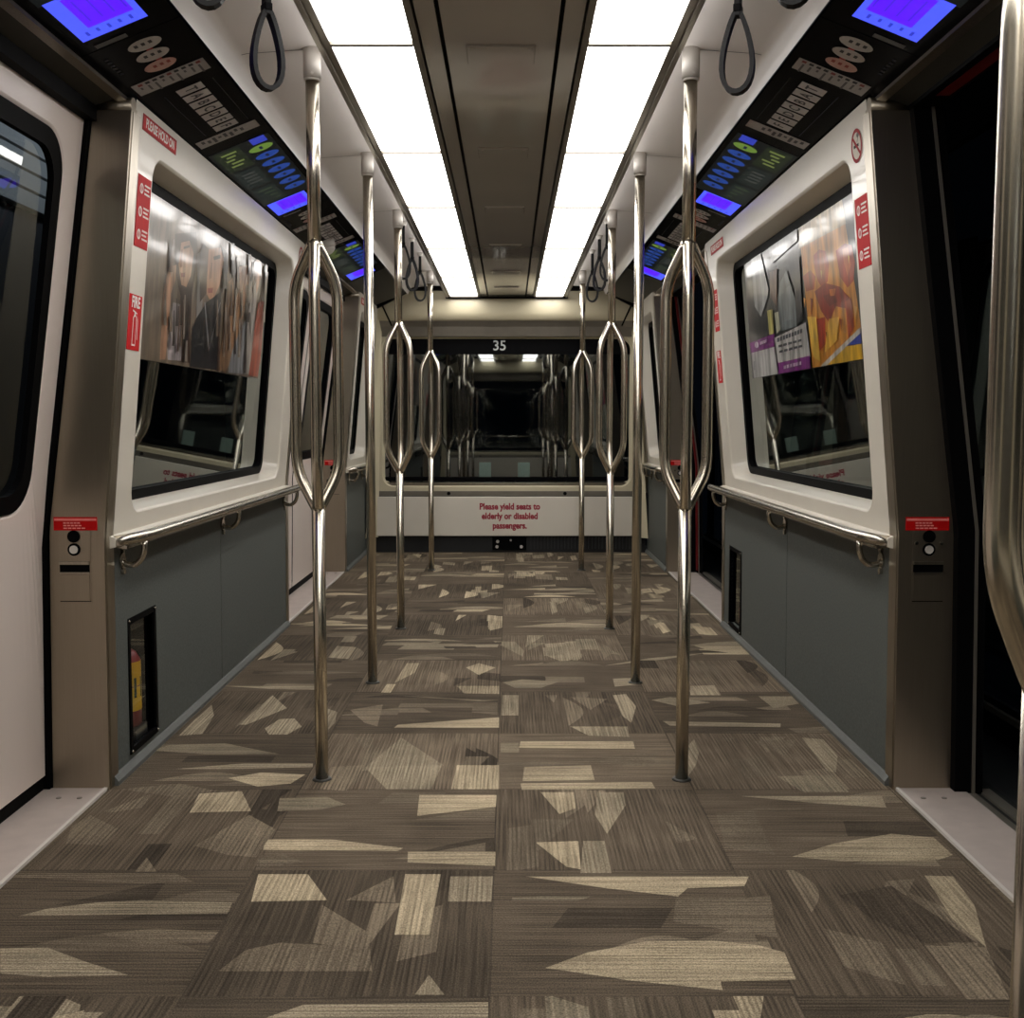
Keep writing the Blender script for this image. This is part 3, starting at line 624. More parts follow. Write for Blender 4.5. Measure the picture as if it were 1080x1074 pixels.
# ---- floor: carpet tiles with woven figures
TILE, TX, TY = .535, -.015, 1.825
TONE = {'b': (100, 89, 75), 'd': (80, 71, 60), 'm': (122, 110, 93), 'l': (148, 136, 115), 'c': (172, 157, 131)}
def tile_of(x, y): return math.floor((x-TX)/TILE), math.floor((y-TY)/TILE)
def runs_y(ix, iy): return (ix+iy) % 2
fl = MB()
FW = 1.075
for iy in range(-5, 13):
    for ix in range(-3, 3):
        xa, xb = max(-FW, TX+ix*TILE), min(FW, TX+(ix+1)*TILE)
        ya, yb = max(Y0, TY+iy*TILE), min(Y1+.25, TY+(iy+1)*TILE)
        if xa >= xb or ya >= yb: continue
        k = random.uniform(.86, 1.16); d = runs_y(ix, iy)
        c = tuple(v*k for v in TONE['b'])
        fl.face([(xa, ya, 0), (xb, ya, 0), (xb, yb, 0), (xa, yb, 0)], col=(*c, d))
        # thin dark seam
        for q in ([(xa, ya), (xb, ya), (xb, ya+.003), (xa, ya+.003)], [(xa, ya), (xa+.004, ya), (xa+.003, yb), (xa, yb)]):
            fl.face([(x, y, .00025) for x, y in q], col=(84, 75, 64, d))
def clip(pts, xa, xb, ya, yb):
    for ax, lim, sg in ((0, xa, 1), (0, xb, -1), (1, ya, 1), (1, yb, -1)):
        out = []
        for i in range(len(pts)):
            p, q = pts[i-1], pts[i]
            ip, iq = (p[ax]-lim)*sg >= 0, (q[ax]-lim)*sg >= 0
            if ip != iq:
                t = (lim-p[ax])/(q[ax]-p[ax]); out.append((p[0]+(q[0]-p[0])*t, p[1]+(q[1]-p[1])*t))
            if iq: out.append(q)
        pts = out
        if not pts: return []
    return pts
layers = {}
def figure(tone, pts, k=None):
    cx = sum(p[0] for p in pts)/len(pts); cy = sum(p[1] for p in pts)/len(pts)
    ti = tile_of(cx, cy); d = runs_y(*ti); layers[ti] = layers.get(ti, 0)+1
    p = clip([tuple(p) for p in pts], -FW, FW, Y0, Y1)
    if len(p) < 3: return
    k = k or random.uniform(.9, 1.08)
    z = .0003+.00006*layers[ti]+.000015*(ti[0] % 2+2*(ti[1] % 2))
    fl.face([(x, y, z) for x, y in p], col=(*[v*k for v in TONE[tone]], d))
def tile_figures(ix, iy, count=None, tones='mmlllccd'):
    """half lenses, wedges and bars along the tile's own stripes"""
    ox, oy = TX+ix*TILE, TY+iy*TILE; d = runs_y(ix, iy)
    def W(a, b): return (ox+b*TILE, oy+a*TILE) if d else (ox+a*TILE, oy+b*TILE)
    box = (ox, ox+TILE, oy, oy+TILE)
    for _ in range(count or random.randint(7, 9)):
        kind = random.random(); a = random.uniform(-.1, .75); b = random.uniform(0, .92)
        if kind < .4:
            L, h = random.uniform(.4, .8), random.uniform(.08, .18)
            n = 9; pts = [W(a+L*i/n, b) for i in range(n+1)]+[W(a+L*i/n, b+h*math.sin(PI*(i/n)**random.choice((.7, 1, 1.4)))) for i in range(n-1, 0, -1)]
            pts = [W(a+L*i/n, b) for i in range(n+1)]+[W(a+L*i/n, b+h*math.sin(PI*i/n)) for i in range(n-1, 0, -1)]
        elif kind < .65:
            L, h = random.uniform(.25, .6), random.uniform(.1, .22)
            pts = [W(a, b), W(a+L, b+random.uniform(-.03, .03)), W(a+L, b+h)]
        else:
            L, h = random.uniform(.2, .5), random.uniform(.08, .2)
            sk = random.uniform(-.1, .1)
            pts = [W(a, b), W(a+L, b), W(a+L+sk, b+h), W(a+sk, b+h)]
        pts = clip(pts, *box)
        if len(pts) >= 3: figure(random.choice(tones), pts)
for iy in range(0, 5):
    for ix in range(-3, 3): tile_figures(ix, iy, 4, 'mmmdd')
for tone, pts in SHAPES: figure(tone, pts)
for iy in range(-5, 13):
    for ix in range(-3, 3):
        if 0 <= iy <= 4 and (iy < 4 or -2 <= ix < 2): continue
        tile_figures(ix, iy)
floor = structure(fl.build('floor', M.carpet, merge=False), 'brown and grey patterned carpet tiles')
b = MB(); b.box((-1.6, Y0-.1, -.06), (1.35, Y1+.5, -.002))
structure(b.build('trim_1', M.floorend), 'dark sub floor under the carpet')

# ---- walls between the doors
def hole_panel(mb, s, xf, y0, y1, z0, z1, wy0, wy1, wz0, wz1, r, depth, inset, lip=.008, n=8):
    """panel on x = s*xf(z) with a rounded opening and a reveal of the given depth"""
    L0 = rrect(wy0, wy1, wz0, wz1, r, n); L1 = rrect(wy0+lip, wy1-lip, wz0+lip, wz1-lip, r-lip*.5, n)
    L2 = rrect(wy0+inset, wy1-inset, wz0+inset, wz1-inset, max(.02, r-inset*.4), n)
    O = outer_match(wy0, wy1, wz0, wz1, r, y0, y1, z0, z1, n)
    def P(uv, d): return (s*(xf(uv[1])+d), uv[0], uv[1])
    def ringf(A, da, B, db, sm):
        m = len(A)
        V = [P(p, da) for p in A]+[P(p, db) for p in B]
        mb.raw(V, [(i, (i+1) % m, m+(i+1) % m, m+i) for i in range(m)], smooth=sm)
    ringf(O, 0, L0, 0, False); ringf(L0, 0, L1, lip*.8, True); ringf(L1, lip*.8, L2, depth, False)
    return L2
def pane(mb, s, xf, loop, d):
    mb.face([(s*(xf(z)+d), y, z) for y, z in loop])
def frit(mb, s, xf, y0, y1, z0, z1, r, w, d, n=8):
    A = rrect(y0, y1, z0, z1, r, n); B = rrect(y0+w, y1-w, z0+w, z1-w, max(.015, r-w*.5), n); m = len(A)
    def P(uv, dd): return (s*(xf(uv[1])+dd), uv[0], uv[1])
    V = [P(p, d-.012) for p in A]+[P(p, d-.012) for p in B]+[P(p, d+.004) for p in A]+[P(p, d+.004) for p in B]
    F = []
    for i in range(m):
        j = (i+1) % m
        F += [(i, j, m+j, m+i), (2*m+i, 2*m+j, 3*m+j, 3*m+i), (m+i, m+j, 3*m+j, 3*m+i), (i, j, 2*m+j, 2*m+i)]
    mb.raw(V, F)
ZT = 1.838
wn = 0
def wall_section(s, y0, y1, name, wname, desc):
    full = y1-y0 > 2
    pa, pb = y0+.035, y1-.035
    if y0 < Y0+.01: pa = y0
    if y1 > Y1-.01: pb = y1
    mb = MB()
    if full: wy0, wy1 = pa+.16, pb-.2
    else:
        wy0, wy1 = pa+.13, pb-.13
    wz0, wz1 = .735, 1.735
    dep = .085
    L2 = hole_panel(mb, s, X, pa, pb, .69, ZT, wy0, wy1, wz0, wz1, .075, dep, .028)
    # ledge under the panel
    mb.prism([(s*X(.66), .655), (s*(X(.66)-.018), .66), (s*(X(.69)-.018), .684), (s*X(.69), .69)], pa, pb)
    w = structure(mb.build(name, M.white), desc+' white wall panel with a deep window recess')
    # grey lower panel with a seam
    kb = MB(); mid = (y0+y1)/2-.04
    def kp(a, c, z0=.03, z1=.66): kb.prism([(s*X(z1), z1), (s*X(z0), z0), (s*(X(z0)+.02), z0), (s*(X(z1)+.02), z1)], a, c)
    hole = {(-1, 1): (3.07, 3.285, .06, .425), (1, 1): (4.87, 5.11, .05, .40)}.get((s, 1 if full else 0))
    for a, c in (((pa, mid-.003), (mid+.003, pb)) if full else ((pa, pb),)):
        if hole and a < hole[0] < c:
            h0, h1, h2, h3 = hole
            kp(a, h0); kp(h1, c); kp(h0, h1, .03, h2); kp(h0, h1, h3, .66)
        else: kp(a, c)
    k = kb.build('lower_panel', M.kick, w); k['label'] = 'speckled dark grey lower panel'
    if full:
        sb = MB(); sb.prism([(s*X(.6)+s*.012, .655), (s*X(.03)+s*.012, .03), (s*X(.03)+s*.02, .03), (s*X(.6)+s*.02, .655)], mid-.004, mid+.004)
        sb.build('panel_seam', M.black, w)
    sk = MB(); sk.prism([(s*(X(0)-.014), .0), (s*(X(0)-.014), .012), (s*(X(0)-.004), .026), (s*(X(0)+.02), .034), (s*(X(0)+.02), 0)], pa, pb)
    sk.build('skirting', M.skirt, w)
    # window
    global wn; wn += 1
    g = MB(); pane(g, s, X, rrect(wy0+.03, wy1-.03, wz0+.03, wz1-.03, .06), dep+.004)
    win = structure(g.build('window_%d' % wn, M.glass), desc+' dark tinted window')
    fm = MB(); frit(fm, s, X, wy0+.024, wy1-.024, wz0+.024, wz1-.024, .062, .032, dep)
    fm.build('gasket', M.black, win)
    return w
W = {}
for s in (-1, 1):
    for i, (a, c) in enumerate(WALLS):
        nm = 'wall_%s_%s' % (SIDE[s], ('rear', 'middle', 'far')[i])
        W[s, i] = wall_section(s, a, c, nm, '', '%s %s' % (SIDE[s], ('rear', 'middle', 'far')[i]))

# ---- stainless columns beside the doors
tn = 1
def column(s, y, d, desc):
    """column whose face looks along y with sign d"""
    global tn; tn += 1
    ya, yb = (y, y+.045) if d < 0 else (y-.045, y)
    mb = MB()
    zs = [0, .35, .695, .74, 1.0, 1.3, 1.6, 1.80]
    inn = [(s*(X(z)-.001), z) for z in zs]; out = [(s*X2(z), z) for z in zs]
    mb.prism(inn+out[::-1], ya, yb)
    # rolled head
    xs0, xs1 = s*(X(1.8)-.001), s*X2(1.8)
    mb.tube([(xs0, (ya+yb)/2+(-d)*.0, 1.814), (xs1, (ya+yb)/2, 1.814)], .0235, n=16)
    c = structure(mb.build('trim_%d' % tn, M.column), desc)
    e = MB()
    for xf, w in ((lambda z: X(z)-.001, .006),):
        e.prism([(s*(xf(z)-.002), z) for z in zs]+[(s*(xf(z)+.002), z) for z in zs[::-1]], ya+.012 if d < 0 else ya-.02, yb+.02 if d < 0 else yb-.012)
    e.build('edge_strip', M.steel, c)
    return c
cols = {}
for s in (-1, 1):
    for i, (y, d) in enumerate(((1.05, 1), (2.89, -1), (5.31, 1), (7.15, -1))):
        cols[s, i] = column(s, y, d, 'brushed steel column at the %s door' % SIDE[s])

# ---- ceiling cornice, side panels, centre
A_, B_ = (.735, 1.93), (.975, 1.835)
cb = MB()
for s in (-1, 1):
    pr = [(.722, 1.918), (.705, 1.958), (.694, 1.968), (.675, 1.972), (.56, 1.98), (.42, 1.988)]
    cb.strip([(s*x, z) for x, z in pr], Y0, 8.06, smooth=True)
ceil = structure(cb.build('ceiling', M.ceil), 'off white side ceiling panels')
hb = MB()
for s in (-1, 1):
    for a, c in DOORS: hb.prism([(s*.985, 1.832), (s*1.075, 1.802), (s*1.075, 1.86), (s*.985, 1.88)], a-.02, c+.02)
hb.build('door_header', M.dark, ceil)['label'] = 'dark grey metal headers over the doors'
tb = MB()
for s in (-1, 1): tb.prism([(s*.968, 1.826), (s*.992, 1.822), (s*.996, 1.838), (s*.972, 1.846)], Y0, 8.06)
tb.build('cornice_trim', M.steel, ceil)
sm = MB()
for s in (-1, 1):
    for y in (.93, 2.98, 4.13, 5.2, 7.27):
        sm.strip([(s*.69, 1.9676), (s*.675, 1.971), (s*.56, 1.979), (s*.44, 1.9855)], y-.002, y+.002)
sm.build('panel_joint', M.dark, ceil)
# light cassettes' frames and the glossy centre
ZC = 1.91
fb = MB()
for s in (-1, 1):
    fb.prism([(s*.445, ZC), (s*.413, ZC), (s*.413, ZC+.03), (s*.445, ZC+.012)], Y0, 8.12)
    fb.prism([(s*.445, ZC-.006), (s*.432, ZC-.006), (s*.432, ZC), (s*.445, ZC)], Y0, 8.12)
    fb.prism([(s*.213, ZC), (s*.196, ZC), (s*.196, ZC+.03), (s*.213, ZC+.03)], Y0, 8.12)
fr_ = fb.build('light_frame', M.trimg, ceil)
gb = MB()
for s in (-1, 1):
    gb.prism([(s*.19, ZC+.004), (s*.145, ZC+.004), (s*.145, ZC+.02), (s*.19, ZC+.02)], Y0, 8.12)
    gb.prism([(s*.134, ZC+.002), (0, ZC+.002), (0, ZC+.02), (s*.134, ZC+.02)], Y0, 8.12)
gb.build('centre_panel', M.cpanel, ceil)['label'] = 'glossy grey centre ceiling panel'
kb = MB()
kb.box((-.44, Y0, ZC+.03), (.44, 8.14, ZC+.05)); kb.box((-.45, 8.12, ZC-.012), (.45, 8.14, ZC+.07))
kb.build('dark_gap', M.black, ceil)
for y in (1.8, 2.8, 3.8, 4.8, 5.8, 6.8, 7.6):
    pb = MB(); pb.box((-.085, y-.065, ZC-.004), (.085, y+.065, ZC+.006), bev=.003)
    for sx in (-1, 1): pb.tube([(sx*.07, y-.05, ZC-.0055), (sx*.07, y-.05, ZC)], .006, n=10)
    pb.build('access_plate', M.cpanel, ceil)
JO = [8.115, 7.04, 5.89, 4.755, 3.80, 2.727, 1.58, .43, -.44]
ORD = ['at the end wall', 'second from the end wall', 'third from the end wall', 'fourth from the end wall', 'fifth from the end wall',
       'beside the frontmost grab strap', 'above the nearest doors', 'at the rear wall']
for s in (-1, 1):
    for i in range(len(JO)-1):
        a, c = JO[i+1], JO[i]
        t = empty('ceiling_light', (s*.313, (a+c)/2, ZC))
        tag(t, 'lit white diffuser panel in the %s ceiling row, %s' % (SIDE[s], ORD[i]), 'ceiling light', 'ceiling light panels')
        lb = MB(); lb.box((-.1, -(c-a)/2+.006, .006), (.1, (c-a)/2-.006, .016))
        lb.build('diffuser', M.light, t)
        lb = MB(); lb.box((s*.134, -(c-a)/2+.006, .012), (s*.138, (c-a)/2-.006, .05)); e = lb.build('edge_diffuser', M.edge_light, t)
        for q in (-(c-a)/2+.0005, (c-a)/2-.0065):
            lb = MB(); lb.box((-.1, q-.002, -.003), (.1, q+.008, .018)); lb.build('frame_bar', M.trimg, t)

# ---- far end wall: lower panel, ledge, window, bulkhead; and the rear end behind the camera, built the same
def end_wall(y, d, side):
    """d=+1: far end looking at -y"""
    def yy(v): return y+d*v
    global wn
    mb = MB()
    # window surround with opening
    wx, z0, z1 = .945, .50, 1.63
    O = outer_match(-wx, wx, z0, z1, .09, -1.30, 1.30, .455, 1.70); I = rrect(-wx, wx, z0, z1, .09); I2 = rrect(-wx+.02, wx-.02, z0+.02, z1-.02, .08)
    m = len(O)
    V = [(p[0], yy(0), p[1]) for p in O]+[(p[0], yy(0), p[1]) for p in I]+[(p[0], yy(.05), p[1]) for p in I2]
    mb.raw(V, [(i, (i+1) % m, m+(i+1) % m, m+i) for i in range(m)]+[(m+i, m+(i+1) % m, 2*m+(i+1) % m, 2*m+i) for i in range(m)])
    w = structure(mb.build('wall_'+side, M.endbeige), '%s end wall of the car' % side)
    # bulkhead: curved cove from the ceiling down to the grey band
    bb = MB()
    pr = [(-.10, 2.06), (-.10, 1.895), (-.105, 1.86), (-.10, 1.80), (-.085, 1.752), (-.06, 1.742)]
    V = [(x, yy(a), z) for x in (-1.12, 1.12) for a, z in pr]; n = len(pr)
    bb.raw(V, [(i, i+1, n+i+1, n+i) for i in range(n-1)], smooth=True)
    bb.build('bulkhead', M.endbeige, w)
    gb = MB(); V = [(x, yy(a), z) for x in (-1.12, 1.12) for a, z in ((-.06, 1.742), (-.03, 1.70), (-.012, 1.63), (.05, 1.62))]
    gb.raw(V, [(i, i+1, 4+i+1, 4+i) for i in range(3)]); gb.build('shadow_band', M.trimg, w)['label'] = 'grey metal band above the end window'
    # slanted joints of the bulkhead
    jb = MB()
    for sx in (-1, 1):
        a, c = Vector((sx*.93, yy(-.112), 1.875)), Vector((sx*.85, yy(-.112), 1.70))
        jb.tube([a, c], .006, n=6)
        jb.box((sx*.455, yy(-.105), 1.955), (sx*.72, yy(-.16), 1.985)); 
        V = [(sx*.72, yy(-.16), 1.985), (sx*.72, yy(-.16), 1.945), (sx*1.0, yy(-.16), 1.80), (sx*1.0, yy(-.16), 1.86)]
        jb.raw(V+[(p[0], yy(-.11), p[2]) for p in V], [(0, 1, 2, 3), (4, 5, 6, 7), (0, 1, 5, 4), (1, 2, 6, 5), (2, 3, 7, 6), (3, 0, 4, 7)])
    jb.build('dark_joint', M.black, w)
    # corner posts
    cp = MB()
    for sx in (-1, 1):
        V = [(sx*1.06, yy(-.11), .12), (sx*.975, yy(-.02), .12), (sx*.93, yy(-.02), 1.86), (sx*.955, yy(-.11), 1.86)]
        cp.raw(V, [(0, 1, 2, 3)])
    cp.build('corner_post', M.endbeige, w)
    # ledge with screws
    lb = MB(); lb.prism([(0, 0)]*0 or [(-1.0, .432), (1.0, .432), (1.0, .47), (-1.0, .47)], yy(-.012), yy(.0)); lb.build('ledge', M.trimg, w)
    sb = MB()
    for sx in (-.44, .44): sb.tube([(sx, yy(-.016), .452), (sx, yy(-.010), .452)], .014, n=10)
    sb.build('ledge_screw', M.black, w)
    # lower white panel
    pb = MB(); pb.box((-1.0, yy(-.03), .13), (1.0, yy(-.005), .428), bev=.004)
    p = pb.build('lower_panel', M.white, w)
    # dark recess below with equipment
    db = MB(); db.box((-1.06, yy(.02), 0), (1.06, yy(.06), .2)); db.build('recess', M.floorend, w)
    vb = MB()
    for i in range(30):
        x = .18+i*.026; vb.box((x, yy(.008), .025), (x+.012, yy(.022), .115))
    vb.build('vent_grille', M.plat, w)
    ob = MB(); ob.box((-.11, yy(-.0), .02), (.15, yy(.02), .118), bev=.004); ob.build('socket_box', M.black, w)
    ob = MB()
    for x, z in ((-.07, .085), (-.075, .045), (.03, .095), (.11, .045)): ob.tube([(x, yy(-.008), z), (x, yy(.002), z)], .012 if x != .03 else .008, n=12)
    ob.build('socket', M.cap, w)
    # glass
    wn += 1
    g = MB(); g.face([(p[0], yy(.045), p[1]) for p in rrect(-wx+.01, wx-.01, z0+.01, z1-.01, .085)])
    win = structure(g.build('window_%d' % wn, M.glass), 'dark wide window of the %s end wall' % side)
    fb = MB(); fb.box((-wx+.01, yy(.038), 1.50), (wx-.01, yy(.044), 1.625)); fb.box((-wx+.02, yy(.03), .545), (wx-.02, yy(.042), .575))
    fb.build('black_frit', M.black, win)
    fb = MB(); fb.box((-.93, yy(.02), .512), (.93, yy(.042), .533)); fb.build('sill_bar', M.rail, win)
    return w, win
far_wall, far_win = end_wall(Y1, 1, 'far')
rear_wall, rear_win = end_wall(Y0, -1, 'rear')
fe = Fr((-.035, Y1-.03, .28), (1, 0, 0), (0, 0, 1))
t = empty('priority_notice', (.022, Y1-.03, .28)); tag(t, 'crimson three line seat notice on the white panel below the end window', 'notice')
f0 = Fr((0, -.0012, 0), (1, 0, 0), (0, 0, 1))
lettering('lettering', 'Please yield seats to\nelderly or disabled\npassengers.', f0, 0, 0, 0, .066, M.red_txt, t, bold=.0026, sx=.86, line=1.1)
t = empty('car_number', (-.055, Y1+.036, 1.562)); tag(t, 'pale number 35 on the black band at the top of the end window', 'number')
lettering('lettering', '35', f0, 0, 0, 0, .105, M.grey_txt, t, bold=.001)
for x, l in ((-.165, 'left'), (.13, 'right')):
    mb = MB(); mb.box((-.045, -.003, -.06), (.045, 0, .06), col=(96, 112, 104))
    o = mb.build('paper_notice', M.print); o.location = (x, Y1+.043, .625)
    tag(o, '%s of two small pale square papers at the bottom of the end window' % l, 'paper', 'papers on the end window')
mb = MB(); mb.tube([(-.98, 0, 0), (.9, 0, 0)], .009, n=10)
o = mb.build('wiper_bar', M.rail); o.location = (.0, Y0+.02, .76); tag(o, 'thin horizontal steel bar across the rear end window', 'bar')
# ---- doors: white leaves with rounded dark windows on the left, open on the right
def XD(z): return X2(z)+.016
def leaf(s, y0, y1, first):
    mb = MB()
    z0, z1 = .045, 1.80
    fy = y1-y0
    L2 = hole_panel(mb, s, XD, y0, y1, z0, z1, y0+.085, y1-.085, .76, 1.715, .11, .022, .012, lip=.012)
    back = [(s*(XD(z)+.04), z) for z in (z0, .71, z1)]
    mb.strip([(s*XD(z0), z0)]+back[:1], y0, y1); mb.strip([(s*XD(z1), z1), back[-1]], y0, y1)
    mb.strip([(s*(XD(z)+.0), z) for z in (z0, .71, z1)], y0, y0+.0001)
    return mb
dn = 0
for i, (a, c) in enumerate(DOORS):
    dn += 1; mid = (a+c)/2
    root = structure(empty('door_%d' % dn, (0, 0, 0)), 'closed white sliding door on the left, %s' % ('nearest the camera' if i == 0 else 'towards the end wall'))
    for a0, c0 in ((a+.012, mid-.012), (mid+.012, c-.012)):
        lf = leaf(-1, a0, c0, i).build('door_leaf', M.door, root)
        g = MB(); frit(g, -1, XD, a0+.095, c0-.095, .77, 1.705, .105, .045, .012); g.build('window_gasket', M.black, lf)
        g = MB(); pane(g, -1, XD, rrect(a0+.12, c0-.12, .79, 1.68, .09), .016); g.build('window_glass', M.doorglass, lf)
    g = MB()
    zs = (0, .71, 1.80)
    for y in (a-.03, mid-.012, c-.012):
        w = .042 if y != mid-.012 else .024
        g.prism([(-(XD(z)+(.004 if y == mid-.012 else -.012)), z) for z in zs]+[(-(XD(z)+.04), z) for z in zs[::-1]], y, y+w)
    g.prism([(-XD(0)-.004, .004), (-XD(0)-.04, .004), (-XD(0)-.04, .045), (-XD(0)-.004, .045)], a, c)
    g.prism([(-XD(1.8)+.025, 1.772), (-XD(1.8)-.04, 1.772), (-XD(1.8)-.04, 1.83), (-XD(1.8)+.025, 1.81)], a, c)
    g.build('rubber_seal', M.black, root)
    # the right hand opening: black jamb seals and header
    dn += 1
    g = MB()
    for y in (a, c-.03):
        g.prism([(X2(z), z) for z in zs]+[(X2(z)+.075, z) for z in zs[::-1]], y, y+.03)
    g.prism([(1.05, 1.80), (1.115, 1.80), (1.115, 1.86), (1.05, 1.84)], a, c)
    r = structure(g.build('door_%d' % dn, M.black), 'open right hand doorway %s' % ('nearest the camera' if i == 0 else 'towards the end wall'))
    g = MB(); g.prism([(X2(z)+.045, z) for z in zs]+[(X2(z)+.053, z) for z in zs[::-1]], c-.034, c-.028); g.build('seal_edge', M.trimg, r)
    if i == 0:
        g = MB(); g.prism([(1.072, 1.7985), (1.105, 1.7985), (1.105, 1.801), (1.072, 1.801)], a+.02, c-.13)
        g.build('header_strip', M.red, r)['label'] = 'long red header strip'
    if i == 1:
        g = MB(); g.prism([(X2(z)+.03, z) for z in (.02, .71, 1.8)]+[(X2(z)+.042, z) for z in (1.8, .71, .02)], c-.04, c-.03)
        g.build('edge_stripe', M.red, r)['label'] = 'thin red edge stripe'
    # sill plates
    for s in (-1, 1):
        t = structure(empty('trim_%d' % (tn+dn+(1 if s > 0 else 5)), (0, 0, 0)), 'pinkish metal door sill plate on the %s' % SIDE[s])
        g = MB(); g.prism([(s*1.078, 0), (s*1.078, .006), (s*1.25, .006), (s*1.25, 0)], a, c); g.build('sill_plate', M.plate, t)
        g = MB(); g.prism([(s*1.070, 0), (s*1.070, .008), (s*1.079, .008), (s*1.079, 0)], a, c); g.build('nosing', M.cap, t)
        g = MB()
        for y in (a+.08, c-.08):
            for x in (1.115, 1.17): g.tube([(s*x, y, .005), (s*x, y, .0075)], .007, n=10)
        g.build('screw', M.trimg, t)
        if s > 0:
            g = MB(); g.box((1.25, a, -.02), (1.275, c, .002)); g.box((1.29, a, -.02), (1.325, c, .004)); g.build('door_track', M.trimg, t)

# ---- outside: platform screens on the right, station wall on the left
t = structure(empty('wall_platform', (0, 0, 0)), 'dark platform screen outside the right doorways')
g = MB(); g.box((1.35, -1, -.06), (1.75, 9, -.03)); g.build('platform_edge', M.plat, t)
g = MB(); g.face([(1.62, -1, .06), (1.62, 9, .06), (1.62, 9, 2.0), (1.62, -1, 2.0)]); g.build('screen_glass', M.glass, t)
g = MB()
for y in (-.9, .55, 3.05, 4.2, 5.25, 7.3, 8.6): g.box((1.60, y, -.03), (1.66, y+.09, 2.1))
g.box((1.60, -1, -.03), (1.66, 9, .06)); g.box((1.60, -1, 1.98), (1.70, 9, 2.5)); g.build('screen_frame', M.black, t)
g = MB(); g.box((1.585, -1, .055), (1.6, 9, .075)); g.build('kick_rail', M.trimg, t)
g = MB(); g.box((2.3, -3, -.1), (2.35, 12, 3)); g.box((1.2, -3, 2.5), (2.35, 12, 2.55)); g.build('back_wall', M.plat, t)
t = structure(empty('wall_station', (0, 0, 0)), 'dark station wall outside the left doors')
g = MB(); g.box((-3.15, -1, -.6), (-3.1, 12, 2.35)); g.build('wall_face', M.plat, t)
g = MB()
for k in range(9): g.box((-3.12, 2, 2.36+k*.12), (-3.05, 12, 2.46+k*.12))
g.build('slat_band', M.slat, t)['label'] = 'grey slatted upper band'
la = bpy.data.lights.new('station_lamp', 'AREA'); la.energy = 14; la.shape = 'RECTANGLE'; la.size = .3; la.size_y = 6; la.color = (.8, .9, 1)
lo = bpy.data.objects.new('station_lamp', la); COL.objects.link(lo); lo.location = (-2.2, 7, 3.3); lo.rotation_euler = (0, math.radians(35), 0)

# ---- grab poles
def pole(s, y, split, phase, label, zt=1.473, zb=.765):
    t = empty('grab_pole', (s*.503, y, 0)); tag(t, label, 'pole', 'grab poles along the aisle')
    R = .018
    if split:
        g = MB(); g.tube([(0, 0, 0), (0, 0, zb+.02)], R, n=20); g.build('lower_post', M.pole, t)
        g = MB(); g.tube([(0, 0, zt-.02), (0, 0, 1.92)], R, n=20); g.build('upper_post', M.pole, t)
        for k in range(3):
            a = math.radians(phase+120*k); dx, dy = math.sin(a)*.067, -math.cos(a)*.067
            g = MB()
            q = .004/.062
            p = rounded([(dx*q, dy*q, zt+.005), (dx*.30, dy*.30, zt-.02), (dx, dy, zt-.105), (dx, dy, zb+.1), (dx*.3, dy*.3, zb+.02), (dx*q, dy*q, zb-.005)], .05, 6)
            g.tube(p, .0152, n=16); g.build('grip_arm', M.pole, t)
    else:
        g = MB(); g.tube([(0, 0, 0), (0, 0, 1.92)], R, n=20); g.build('post', M.pole, t)
    g = MB(); g.tube([(0, 0, 1.905), (0, 0, 1.984)], .0235, n=24); g.tube([(0, 0, 1.899), (0, 0, 1.905)], .0215, n=24)
    for q in (.0235,): g.tube([(.004, -q-.001, 1.915), (.004, -q+.004, 1.915)], .0035, n=8)
    g.build('ceiling_cap', M.cap, t)
    g = MB(); g.tube([(0, 0, 0), (0, 0, .005)], [.028, .024], n=24); g.build('floor_flange', M.dark, t)
    return t
for s in (-1, 1):
    S = SIDE[s]
    pole(s, .985 if s < 0 else .966, True, 180 if s > 0 else 180, 'three armed steel grab pole by the %s near doorway, at the frame edge' % S if s > 0 else 'three armed steel grab pole beside the camera on the left')
    pole(s, 2.98, True, -8*s, 'tall steel pole with three grip arms, frontmost whole one on the %s' % S)
    pole(s, 4.11, False, 0, 'plain straight steel pole without grip arms on the %s of the aisle' % S)
    pole(s, 5.20, True, 180, 'steel pole with grip arms on the %s just behind the plain pole' % S, 1.455, .765)
    pole(s, 7.27, True, 180, 'farthest steel pole with grip arms on the %s, before the end wall' % S, 1.455, .765)

# ---- wall handrails with hooked brackets
def handrail(s, y0, y1, label, full=True):
    xr = .992
    t = empty('handrail', (s*xr, (y0+y1)/2, .68)); tag(t, label, 'handrail', 'wall handrails')
    ym = (y0+y1)/2
    def q(x, y, z): return (s*x-s*xr, y-ym, z-.68)
    g = MB(); p = rounded([q(1.052, y0+.04, .672), q(1.0, y0+.09, .68), q(xr, y0+.2, .68), q(xr, y1-.08, .68), q(1.0, y1-.04, .677)], .06, 6)
    g.tube(p, .0165, n=16, squash=None); g.build('rail', M.rail, t)
    g = MB(); g.prism([q(1.045, 0, .655)[::2], q(1.02, 0, .652)[::2], q(1.02, 0, .66)[::2], q(1.045, 0, .668)[::2]], y0+.05-ym, y1-.05-ym); g.build('rail_web', M.rail, t)
    for yb in ((y0+.12, ym-.03, y1-.12) if full else (y0+.15, y1-.15)):
        p = [q(xr+.004, yb, .668), q(xr+.004, yb, .64), q(xr+.014, yb, .612), q(xr+.036, yb, .597), q(xr+.06, yb, .602), q(1.062, yb, .612)]
        g = MB(); g.tube(rounded(p, .02, 4), .0085, n=12); b = g.build('bracket', M.rail, t)
        g = MB()
        fr = Fr(q(1.061, yb, .612), (0, -s, 0), (0, 0, 1))
        disc(g, fr, 0, 0, .022, -.002, .006); disc(g, fr, 0, -.03, .009, -.002, .009); disc(g, fr, 0, .03, .009, -.002, .009)
        g.build('rosette', M.rail, b)
    return t
